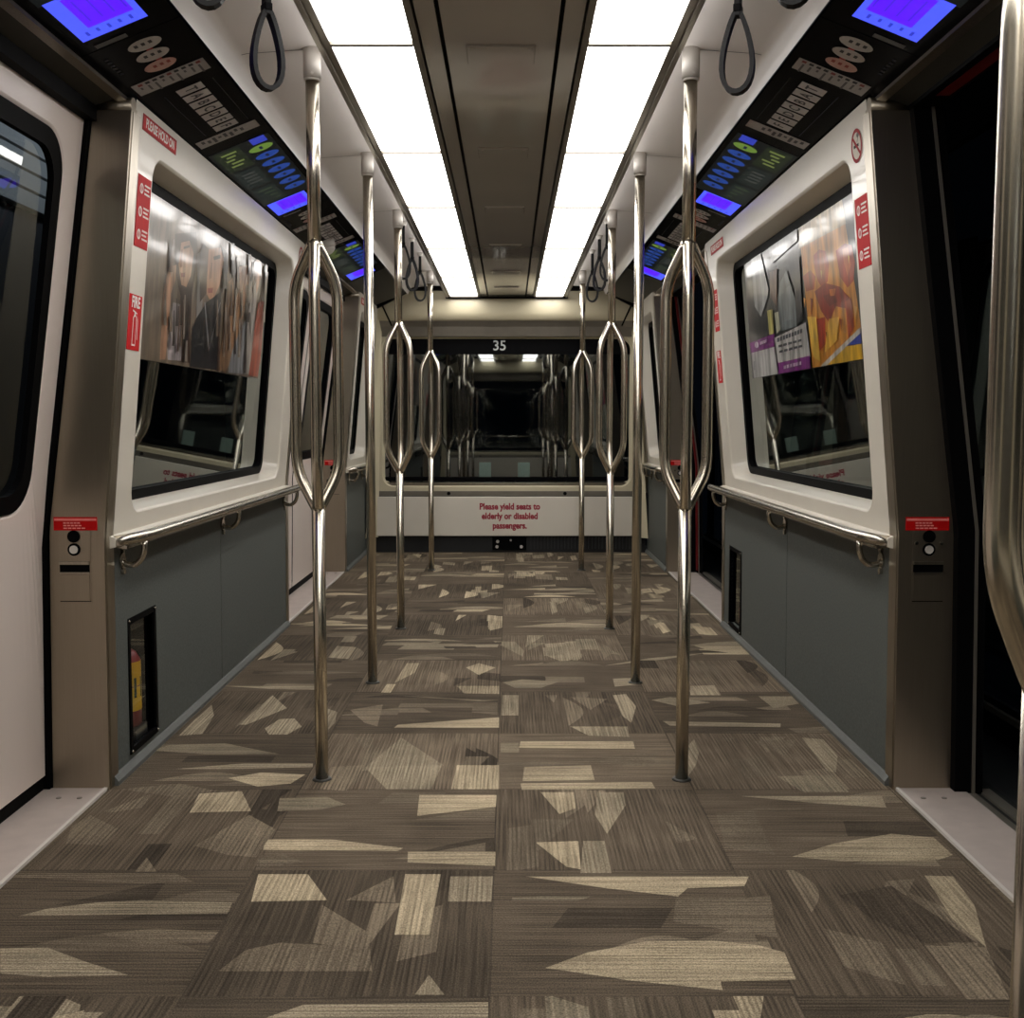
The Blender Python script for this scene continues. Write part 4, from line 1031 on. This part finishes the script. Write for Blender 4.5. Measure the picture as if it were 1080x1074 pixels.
handrail(-1, 2.9, 5.33, 'steel handrail below the window on the left wall')
handrail(1, 2.9, 5.33, 'steel handrail below the window on the right wall')
handrail(-1, 7.16, 8.1, 'short steel handrail on the far left wall by the end', False)
handrail(1, 7.16, 8.1, 'short steel handrail on the far right wall by the end', False)

# ---- grab straps
def strap(x, y, zb, rot, label):
    t = empty('grab_strap', (x, y, 1.983)); tag(t, label, 'strap', 'hanging grab straps'); t.rotation_euler = (0, 0, rot)
    h = zb-1.983
    pts = []
    n = 28
    zsplit = h+.165
    for i in range(n+1):                       # teardrop, opening across x
        u = i/n*2*PI
        z = h+.082*(1-math.cos(u)); w = .034*math.sin(u)*(1-.62*((z-h)/.165))
        pts.append((w*1.25, z))
    W_, T_ = .0115, .0048
    V = []
    for i, (px, pz) in enumerate(pts):
        a = pts[max(0, i-1)]; c = pts[min(n, i+1)]
        tx, tz = c[0]-a[0], c[1]-a[1]; l = math.hypot(tx, tz) or 1; nx, nz = -tz/l, tx/l
        if i in (0, n): nx, nz = 0, 1
        for e, f in ((-1, -1), (-1, 1), (1, 1), (1, -1)): V.append((px+nx*T_*f, W_*e, pz+nz*T_*f))
    # start at the bottom and close the loop
    m = n
    V = V[:4*m]
    F = []
    for i in range(m):
        j = (i+1) % m
        for k in range(4): F.append((i*4+k, i*4+(k+1) % 4, j*4+(k+1) % 4, j*4+k))
    g = MB(); g.raw(V, F, smooth=False); g.build('loop', M.strap, t)
    g = MB(); g.box((-.007, -.0125, zsplit-.012), (.007, .0125, -.02), bev=.002); g.build('hanger', M.strap, t)
    g = MB(); g.box((-.0085, -.0145, zsplit-.004), (.0085, .0145, zsplit+.012), bev=.002); g.build('buckle', M.black, t)
    g = MB(); g.tube([(0, 0, -.022), (0, 0, 0)], [.012, .018], n=14); g.build('mount', M.cap, t)
LX, RX = -.50, .50
for x, y, zb, r, l in ((LX, 2.42, 1.715, .6, 'long black grab strap hanging whole at the top left before the frontmost pole'),
                    (LX, 1.95, 1.716, .2, 'black grab strap cut by the frame top on the left, loop bottom only'),
                    (LX-.005, 5.5, 1.705, .1, 'black grab strap nearest behind the third left pole'),
                    (LX-.005, 5.98, 1.705, .3, 'middle black grab strap of three before the far left pole'),
                    (LX-.005, 6.5, 1.705, .2, 'black grab strap hanging nearest to the far left pole'),
                    (RX, 2.36, 1.69, -.35, 'long black grab strap hanging whole at the top right before the frontmost pole'),
                    (RX, 1.90, 1.70, -.3, 'black grab strap cut by the frame top on the right, loop bottom only'),
                    (RX, 5.45, 1.69, -.1, 'black grab strap nearest behind the third right pole'),
                    (RX, 5.9, 1.695, -.3, 'middle black grab strap of three before the far right pole'),
                    (RX, 6.4, 1.69, -.2, 'black grab strap hanging nearest to the far right pole')):
    strap(x, y, zb, r, l)

# ---- route displays along the cornice
PL = 2.08
def display(s, ys, label):
    """one unit from ys to ys+PL on the sloped cornice"""
    o = Vector((s*B_[0], ys, B_[1])); up = Vector((s*(A_[0]-B_[0]), 0, A_[1]-B_[1])); H = up.length
    t = empty('route_display', o); tag(t, label, 'display', 'route displays on the cornices')
    f = Fr((0, 0, 0), (0, -s, 0), up)
    y1 = min(ys+PL, 8.05)-ys
    def U(y): return -s*y                 # along the car -> frame right
    def R(ya, yb, b0, b1): a, c = sorted((U(ya), U(yb))); return rect(a, c, b0, b1)
    g = MB(); a, c = sorted((U(.002), U(y1-.002))); plate(g, f, a, c, .002, H-.004, -.012, 0); g.build('casing', M.gloss, t)
    if y1 < PL-.3: return t, f, U
    # diagram: ovals, strips, letter boxes
    g = MB(); G = (168, 163, 160)
    for k, (yo, col) in enumerate(((.06, (190, 184, 178)), (.13, (190, 180, 174)), (.20, (200, 158, 146)))):
        poly(g, f, ell(U(yo), H*.56-k*.004, .031, .042, 22), .0016, col)
        if k < 2: poly(g, f, R(yo+.02, yo+.05, H*.53, H*.59), .001, (160, 50, 44))
        for q in range(3): poly(g, f, R(yo-.012, yo+.004, H*.46+q*.018, H*.46+q*.018+.009), .002, (60, 56, 56) if k < 2 else (150, 70, 60))
    poly(g, f, R(.255, .335, .035, H-.025), .0016, G)
    for q in range(9):
        poly(g, f, R(.262, .276, .05+q*.02, .062+q*.02), .002, (40, 38, 40) if q % 4 else (130, 60, 56))
        poly(g, f, R(.285, .300+.02*(q % 3), .05+q*.02, .056+q*.02), .002, (92, 88, 88))
    poly(g, f, R(.825, .895, .035, H-.025), .0016, G)
    for q in range(8): poly(g, f, R(.835+.01*(q % 2), .86+.012*(q % 3), .05+q*.018, .06+q*.018), .002, (74, 72, 74))
    for q in range(7): poly(g, f, R(.392+q*.06, .440+q*.06, H*.44, H*.72), .0016, (190, 186, 184))
    poly(g, f, R(.40, .80, H*.30, H*.31), .0012, (40, 40, 52)); poly(g, f, R(.40, .80, H*.84, H*.85), .0012, (40, 44, 44))
    for q in range(6): poly(g, f, R(.06+q*.02, .07+q*.02, .04, .05), .0012, (52, 52, 60))
    g.build('diagram', M.print, t, merge=False)
    letters = 'TABCDEF'
    for q in range(7):
        fr = Fr(f.p(U(.416+q*.06), H*.58, .0022), f.r, f.u)
        lettering('station_letter', letters[q], fr, 0, 0, 0, .046, M.dark_txt, t, bold=.001)
    # led board
    g = MB()
    poly(g, f, R(.985, 1.80, .03, H-.02), .0010, (16, 20, 20))
    for q in range(3): poly(g, f, R(1.0+q*.265, 1.24+q*.265, .04, H*.50), .0014, (30, 38, 36) if q else (34, 42, 28))
    poly(g, f, R(.985, 1.05, H*.66, H*.86), .0016, (56, 70, 190))
    for q in range(7):
        col = (38, 70, 150) if q else (110, 140, 60)
        poly(g, f, ell(U(1.10+q*.095), H*.72, .034, .042, 18), .0016, col)
        poly(g, f, R(1.085+q*.095, 1.115+q*.095, H*.70, H*.74), .002, (20, 28, 60))
    for q in range(5):
        poly(g, f, R(1.03+q*.036, 1.048+q*.036, .06+.01*(q % 2), H*.44-.012*(q % 3)), .0018, (108, 120, 66))
    for q in range(4):
        poly(g, f, R(1.31+q*.04, 1.325+q*.04, .06, H*.42), .0018, (70, 72, 68))
        poly(g, f, R(1.57+q*.05, 1.585+q*.05, .06+.012*q, H*.44), .0018, (62, 74, 54))
    g.build('led_board', M.led, t, merge=False)
    g = MB()
    ya, yb = 1.795, 2.015
    poly(g, f, R(ya, yb, .04, H-.06), .0012, (70, 84, 246))
    poly(g, f, R(ya+.01, yb-.055, .075, H-.075), .0016, (84, 20, 240))
    for q in range(5): poly(g, f, R(yb-.042, yb-.02-.004*(q % 2), .06+q*.026, .067+q*.026), .002, (40, 50, 180))
    for q in range(4): poly(g, f, R(ya+.03, yb-.08, .09+q*.028, .094+q*.028), .002, (60, 30, 200))
    g.build('blue_screen', M.screen, t, merge=False)
    g = MB(); poly(g, f, R(2.05, 2.07, H*.2, H*.5), .0016, (110, 108, 108)); g.build('end_label', M.print, t, merge=False)
    return t, f, U
for s in (-1, 1):
    S = SIDE[s]
    display(s, .515, 'black route display on the %s cornice with its blue screen cut by the frame top' % S)
    display(s, 2.595, 'black route display on the %s cornice above the large poster window' % S)
    display(s, 4.675, 'black route display on the %s cornice, farthest one, towards the end wall' % S)
    o = Vector((s*B_[0], 6.755, B_[1])); up = Vector((s*(A_[0]-B_[0]), 0, A_[1]-B_[1])); f = Fr((0, 0, 0), (0, -s, 0), up)
    g = MB(); a, c = sorted((-s*.003, -s*1.3)); plate(g, f, a, c, .002, up.length-.004, -.012, 0)
    q = g.build('trim_%d' % (40+s), M.dark); q.location = o; structure(q, 'plain dark cornice cover beyond the %s route display' % S)
    o = Vector((s*B_[0], Y0, B_[1]))
    g = MB(); a, c = sorted((-s*0., -s*.96)); plate(g, f, a, c, .002, up.length-.004, -.012, 0)
    q = g.build('trim_%d' % (50+s), M.gloss); q.location = o; structure(q, 'black cornice cover at the rear on the %s' % S)
# ---- posters on the panes
def poster(s, ya, yb, za, zb, base, art, label):
    k = math.hypot(1, .0945); t = empty('window_poster', (0, 0, 0))
    up = Vector((-s*.0945, 0, 1)); f = Fr((0, 0, 0), (0, -s, 0), up); f.o = Vector((s*(X(.7)+.07), 0, .7))
    mid = Vector((s*(X(1.4)+.07), (ya+yb)/2, 1.4)); t.location = mid; f.o = f.o-mid
    tag(t, label, 'poster')
    b0, b1 = (za-.7)*k, (zb-.7)*k
    g = MB(); a, c = sorted((-s*ya, -s*yb)); plate(g, f, a, c, b0, b1, -.003, 0, col=base)
    for i, (col, pts) in enumerate(art):
        p = clip([(-s*y, z) for y, z in pts], a, c, b0, b1)
        if len(p) >= 3: poly(g, f, p, .0003+.00012*i, col)
    g.build('print', M.poster, t, merge=False); return t
poster(-1, 3.24, 4.83, 1.185, 1.675, (128, 112, 94), LEFT_ART, 'fashion poster with long haired people on the left window')
poster(1, 3.24, 4.80, 1.185, 1.675, (46, 48, 48), RIGHT_ART, 'food poster with orange dish and purple labels on the right window')

# ---- small stickers on the walls
def sticker(name, s, y, z, w, h, label, cat, draw, group=None, round_=False):
    f = wall_frame(s, y, z, .0); t = empty(name, f.o); tag(t, label, cat, group)
    f.o = Vector((0, 0, 0)); g = MB()
    draw(g, f, w, h, t); g.build('backing', M.print, t, merge=False); return t
RED = (182, 8, 14); WH = (226, 216, 208)
def d_hold(g, f, w, h, t):
    plate(g, f, -w/2, w/2, -h/2, h/2, .0006, .0016, col=(160, 8, 14)); poly(g, f, rect(-w/2+.006, w/2-.006, -h/2+.006, h/2-.006), .0019, (198, 44, 42))
    lettering('lettering', 'PLEASE HOLD ON', f, 0, 0, .0024, .034, M.white_txt, t, bold=.0012, sx=.9)
def d_pict(g, f, w, h, t):
    plate(g, f, -w/2, w/2, -h/2, h/2, .0006, .0016, col=RED)
    for q in (h*.32, 0, -h*.32):
        ring(g, f, -w*.22, q, .009, .014, .0019, WH, 18); poly(g, f, rect(-w*.24, -w*.20, q-.01, q+.008), .002, WH)
        for r in range(3): poly(g, f, rect(.0, w*(.42-.08*(r % 2)), q+.010-r*.011, q+.015-r*.011), .0019, WH)
def d_fire(g, f, w, h, t):
    plate(g, f, -w/2, w/2, -h/2, h/2, .0006, .0016, col=(190, 8, 12))
    poly(g, f, rect(-.014, .014, -h*.42, h*.06), .0019, WH); poly(g, f, rect(-.010, .010, -h*.39, h*.04), .0022, (190, 8, 12))
    poly(g, f, ell(0, h*.06, .014, .012, 16), .0019, WH); poly(g, f, ell(0, h*.06, .010, .008, 16), .0022, (190, 8, 12))
    poly(g, f, rect(-.005, .005, h*.12, h*.18), .0019, WH); poly(g, f, [(-.018, h*.20), (.016, h*.16), (.016, h*.18), (-.018, h*.23)], .0019, WH)
    poly(g, f, [(.014, h*.17), (.024, h*.05), (.027, -h*.30), (.023, -h*.30), (.020, h*.04)], .0019, WH)
    lettering('lettering', 'FIRE', f, 0, h*.36, .0024, .042, M.white_txt, t, bold=.0014, sx=.86)
def d_smoke(g, f, w, h, t):
    for i in range(1): 
        poly(g, f, ell(0, 0, w/2, h/2, 30), .0010, (206, 200, 186))
    ring(g, f, 0, 0, w*.39, w*.5, .0014, (150, 34, 40), 32, 1.)
    poly(g, f, [(-w*.30, w*.34), (-w*.36, w*.26), (w*.30, -w*.34), (w*.36, -w*.26)], .0016, (150, 34, 40))
    poly(g, f, rect(-w*.26, w*.2, -.004, .004), .0013, (40, 38, 38)); poly(g, f, [(w*.05, .008), (w*.2, .03), (w*.24, .028), (w*.1, .008)], .0013, (90, 88, 86))
    poly(g, f, ell(w*.16, .026, .011, .007, 14), .0012, (110, 108, 104))
GH, GP, GF, GS = 'hold on labels', 'red pictogram labels', 'fire extinguisher labels', 'no smoking signs'
sticker('hold_on_label', -1, 3.125, 1.797, .29, .042, 'red PLEASE HOLD ON label above the left poster window', 'label', d_hold, GH)
sticker('hold_on_label', 1, 5.0, 1.785, .29, .042, 'red PLEASE HOLD ON label at the far corner of the right window wall', 'label', d_hold, GH)
sticker('hold_on_label', -1, 7.42, 1.792, .29, .042, 'small red hold on label on the far left wall near the ceiling', 'label', d_hold, GH)
sticker('pictogram_label', -1, 3.025, 1.565, .105, .19, 'tall red pictogram label beside the left poster window', 'label', d_pict, GP)
sticker('pictogram_label', 1, 3.015, 1.512, .105, .19, 'tall red pictogram label on the right wall between poster and near column', 'label', d_pict, GP)
sticker('pictogram_label', 1, 5.13, 1.51, .105, .19, 'red pictogram label on the right wall by the far doorway', 'label', d_pict, GP)
sticker('fire_label', -1, 3.015, 1.268, .10, .15, 'red FIRE label with white extinguisher beside the left window', 'label', d_fire, GF)
sticker('fire_label', 1, 5.15, 1.252, .10, .15, 'red FIRE label low on the right wall by the far doorway', 'label', d_fire, GF)
sticker('no_smoking_sign', 1, 3.02, 1.742, .09, .09, 'round red no smoking sign at the top near corner of the right wall', 'sign', d_smoke, GS)
sticker('no_smoking_sign', -1, 5.19, 1.765, .095, .095, 'round red no smoking sign at the far top corner of the left window wall', 'sign', d_smoke, GS)

# ---- intercoms on the columns facing the camera
def intercom(s, y, label, screws):
    f = face_frame(s, y, .66, s*1.139, 0); t = empty('intercom', f.o); tag(t, label, 'intercom', 'column intercoms'); f.o = Vector((0, 0, 0))
    g = MB(); plate(g, f, -.043, .043, -.145, .0485, .0, .0015); g.build('face_plate', M.column, t)
    g = MB(); disc(g, f, 0, .033, .0165, .0015, .005); o = g.build('speaker', M.black, t)
    g = MB(); disc(g, f, 0, -.002, .017, .0015, .004); o = g.build('button_ring', M.black, t)
    g = MB(); disc(g, f, 0, -.002, .011, .004, .007); ring(g, f, 0, -.002, .004, .006, .0073, (90, 90, 90), 16); o2 = g.build('button', M.cap, o)
    if screws:
        g = MB()
        for a in (-.033, .033): disc(g, f, a, .015, .005, .0015, .0035, 12)
        g.build('screw', M.rail, t)
    g = MB(); plate(g, f, -.04, .04, -.063, -.042, .0015, .0022); g.build('slot', M.black, t)
    g = MB(); plate(g, f, -.04, .04, -.042, -.034, .0015, .008); plate(g, f, -.04, .04, -.067, -.063, .0015, .005); g.build('slot_lip', M.steel, t)
    g = MB(); plate(g, f, -.041, .041, -.141, -.068, .0012, .0018); plate(g, f, -.039, .039, -.139, -.070, .0018, .004); g.build('flap', M.column, t)
    g = MB(); plate(g, f, -.041, .041, -.1425, -.1405, .0018, .003); g.build('flap_gap', M.black, t)
    f2 = face_frame(s, y, .727, s*1.134, 0); n = empty('intercom_label', f2.o); f2.o = Vector((0, 0, 0))
    tag(n, 'red label with white lines above the '+label, 'label', 'intercom labels')
    g = MB(); plate(g, f2, -.058, .058, -.018, .018, .0, .001, col=(186, 8, 10)); poly(g, f2, rect(-.056, .056, .008, .014), .0013, (236, 130, 124))
    for q, wd in ((.002, .046), (-.005, .05), (-.012, .06)):
        x = -.032
        for _ in range(5): poly(g, f2, rect(x, x+wd/5*.8, q-.0016, q+.0016), .0013, (238, 150, 144)); x += wd/5
    g.build('backing', M.print, n, merge=False)
intercom(-1, 2.89, 'intercom on the near left steel column', False)
intercom(1, 2.89, 'intercom on the near right steel column', True)
intercom(-1, 7.15, 'intercom on the far left steel column', False)
intercom(1, 7.15, 'intercom on the far right steel column', True)

# ---- recessed cabinets in the grey lower panels
def cabinet(s, ya, yb, za, zb, name, label):
    x0 = X(.2)
    t = empty(name, (s*x0, (ya+yb)/2, (za+zb)/2)); tag(t, label, 'cabinet')
    def q(x, y, z): return (s*x-s*x0, y-(ya+yb)/2, z-(za+zb)/2)
    g = MB()
    x1 = x0+.125; P = [q(x0+.001, ya, za), q(x0+.001, yb, za), q(x0+.001, yb, zb), q(x0+.001, ya, zb), q(x1, ya, za), q(x1, yb, za), q(x1, yb, zb), q(x1, ya, zb)]
    g.raw(P, [(0, 1, 5, 4), (1, 2, 6, 5), (2, 3, 7, 6), (3, 0, 4, 7), (4, 5, 6, 7)]); g.build('box', M.gloss, t)
    g = MB(); w = .014
    for a, c, d, e in ((ya-w, ya+.004, za-w, zb+w), (yb-.004, yb+w, za-w, zb+w), (ya, yb, za-w, za+.004), (ya, yb, zb-.004, zb+w)):
        g.box(q(x0-.004, a, d), q(x0+.003, c, e))
    g.build('frame', M.black, t)
    g = MB(); g.face([q(x0+.012, ya+.002, za+.002), q(x0+.012, yb-.002, za+.002), q(x0+.012, yb-.002, zb-.002), q(x0+.012, ya+.002, zb-.002)]); g.build('clear_cover', M.clear, t)
    g = MB()
    for y in (ya-.006, yb+.006):
        for z in (za-.006, zb+.006): g.tube([q(x0-.0065, y, z), q(x0-.003, y, z)], .004, n=8)
    g.build('screw', M.rail, t)
    return t, q
t, q = cabinet(-1, 3.07, 3.285, .06, .425, 'extinguisher_cabinet', 'narrow black glazed extinguisher cabinet in the left grey panel')
g = MB(); g.box(q(X(.2)+.015, 3.15, .06), q(X(.2)+.11, 3.25, .09)); g.build('bracket', M.dark, t)
ex = empty('fire_extinguisher', (-(X(.2)+.062), 3.20, .0915)); tag(ex, 'red fire extinguisher with yellow label inside the left cabinet', 'extinguisher')
g = MB(); g.tube([(0, 0, 0), (0, 0, .008), (0, 0, .20), (0, 0, .222), (0, 0, .235)], [.04, .046, .046, .034, .016], n=24); g.build('cylinder', simple('extinguisher_red', (120, 24, 34), .35, noise=.05), ex)
g = MB()
n = 14
for k in range(n):
    a, c = math.radians(-80+150*k/n), math.radians(-80+150*(k+1)/n)
    for zz, col in ((.05, (214, 170, 30)), (.125, (206, 160, 24))):
        g.face([(.0468*math.cos(a), .0468*math.sin(a), zz), (.0468*math.cos(c), .0468*math.sin(c), zz), (.0468*math.cos(c), .0468*math.sin(c), zz+.072), (.0468*math.cos(a), .0468*math.sin(a), zz+.072)], col=col)
    if k % 3 == 1: g.face([(.0472*math.cos(a), .0472*math.sin(a), .09), (.0472*math.cos(c), .0472*math.sin(c), .09), (.0472*math.cos(c), .0472*math.sin(c), .15), (.0472*math.cos(a), .0472*math.sin(a), .15)], col=(40, 60, 40))
g.build('yellow_label', M.print, ex, merge=False)
g = MB(); g.tube([(0, 0, .23), (0, 0, .26)], .013, n=14); g.box((-.01, -.03, .258), (.01, .05, .272), bev=.003); g.box((-.008, -.02, .285), (.008, .06, .296), bev=.003); g.tube([(0, -.02, .262), (0, -.02, .29)], .005, n=8); g.build('valve', M.rail, ex)
g = MB(); g.tube(rounded([(.0, -.025, .262), (.01, -.062, .23), (.03, -.060, .08)], .05, 6), .0075, n=10); g.build('hose', M.black, ex)
t, q = cabinet(1, 4.87, 5.11, .05, .40, 'valve_cabinet', 'narrow dark recessed cabinet low in the right grey panel')
x0 = X(.2)
g = MB(); g.box(q(x0+.06, 4.93, .06), q(x0+.075, 5.05, .33)); g.build('inner_board', M.plate, t)['label'] = 'pinkish board inside the cabinet'
g = MB(); g.tube([q(x0+.055, 4.99, .10), q(x0+.03, 4.99, .10)], .022, n=16); g.box(q(x0+.02, 4.98, .07), q(x0+.035, 5.0, .14), bev=.003); g.build('lever', M.red, t)['label'] = 'red lever'

# ---- camera dome on the left cornice
o = Vector((-.885, 5.42, 1.835+(.975-.885)/.24*.095)); d = empty('camera_dome', o); tag(d, 'small white camera dome on the left cornice above the far door', 'camera')
nrm = Vector((.368, 0, -.93)).normalized(); d.location = o+nrm*.002
g = MB(); g.tube([o*0, nrm*.03], [.05, .047], n=24); g.build('base', M.cap, d)
g = MB(); pts = [nrm*(.03+.032*math.sin(a)) for a in (0, .4, .8, 1.2, 1.5)]; g.tube(pts, [.042*math.cos(a) for a in (0, .4, .8, 1.2, 1.5)], n=24); g.build('dome', M.cap, d)

# ---- camera, world, colour management
cam = bpy.data.cameras.new('camera'); co = bpy.data.objects.new('camera', cam); COL.objects.link(co)
co.location = (.022, 0, 1.0); co.rotation_euler = (PI/2-math.atan(93/1150), 0, 0)
cam.sensor_width = 36; cam.lens = 1150/1080*36; cam.shift_x = 2.4/1080; cam.clip_start = .05
scene.camera = co
w = bpy.data.worlds.new('night'); scene.world = w; w.use_nodes = True
w.node_tree.nodes['Background'].inputs[0].default_value = (.05, .07, .11, 1); w.node_tree.nodes['Background'].inputs[1].default_value = .012
vs = scene.view_settings; vs.view_transform = 'Standard'; vs.look = 'None'; vs.exposure = EXPO; vs.gamma = 1; vs.use_curve_mapping = False
scene.cycles.max_bounces = 8; scene.cycles.glossy_bounces = 4; scene.cycles.transparent_max_bounces = 8; scene.cycles.use_denoising = True
scene.cycles.sample_clamp_indirect = 4
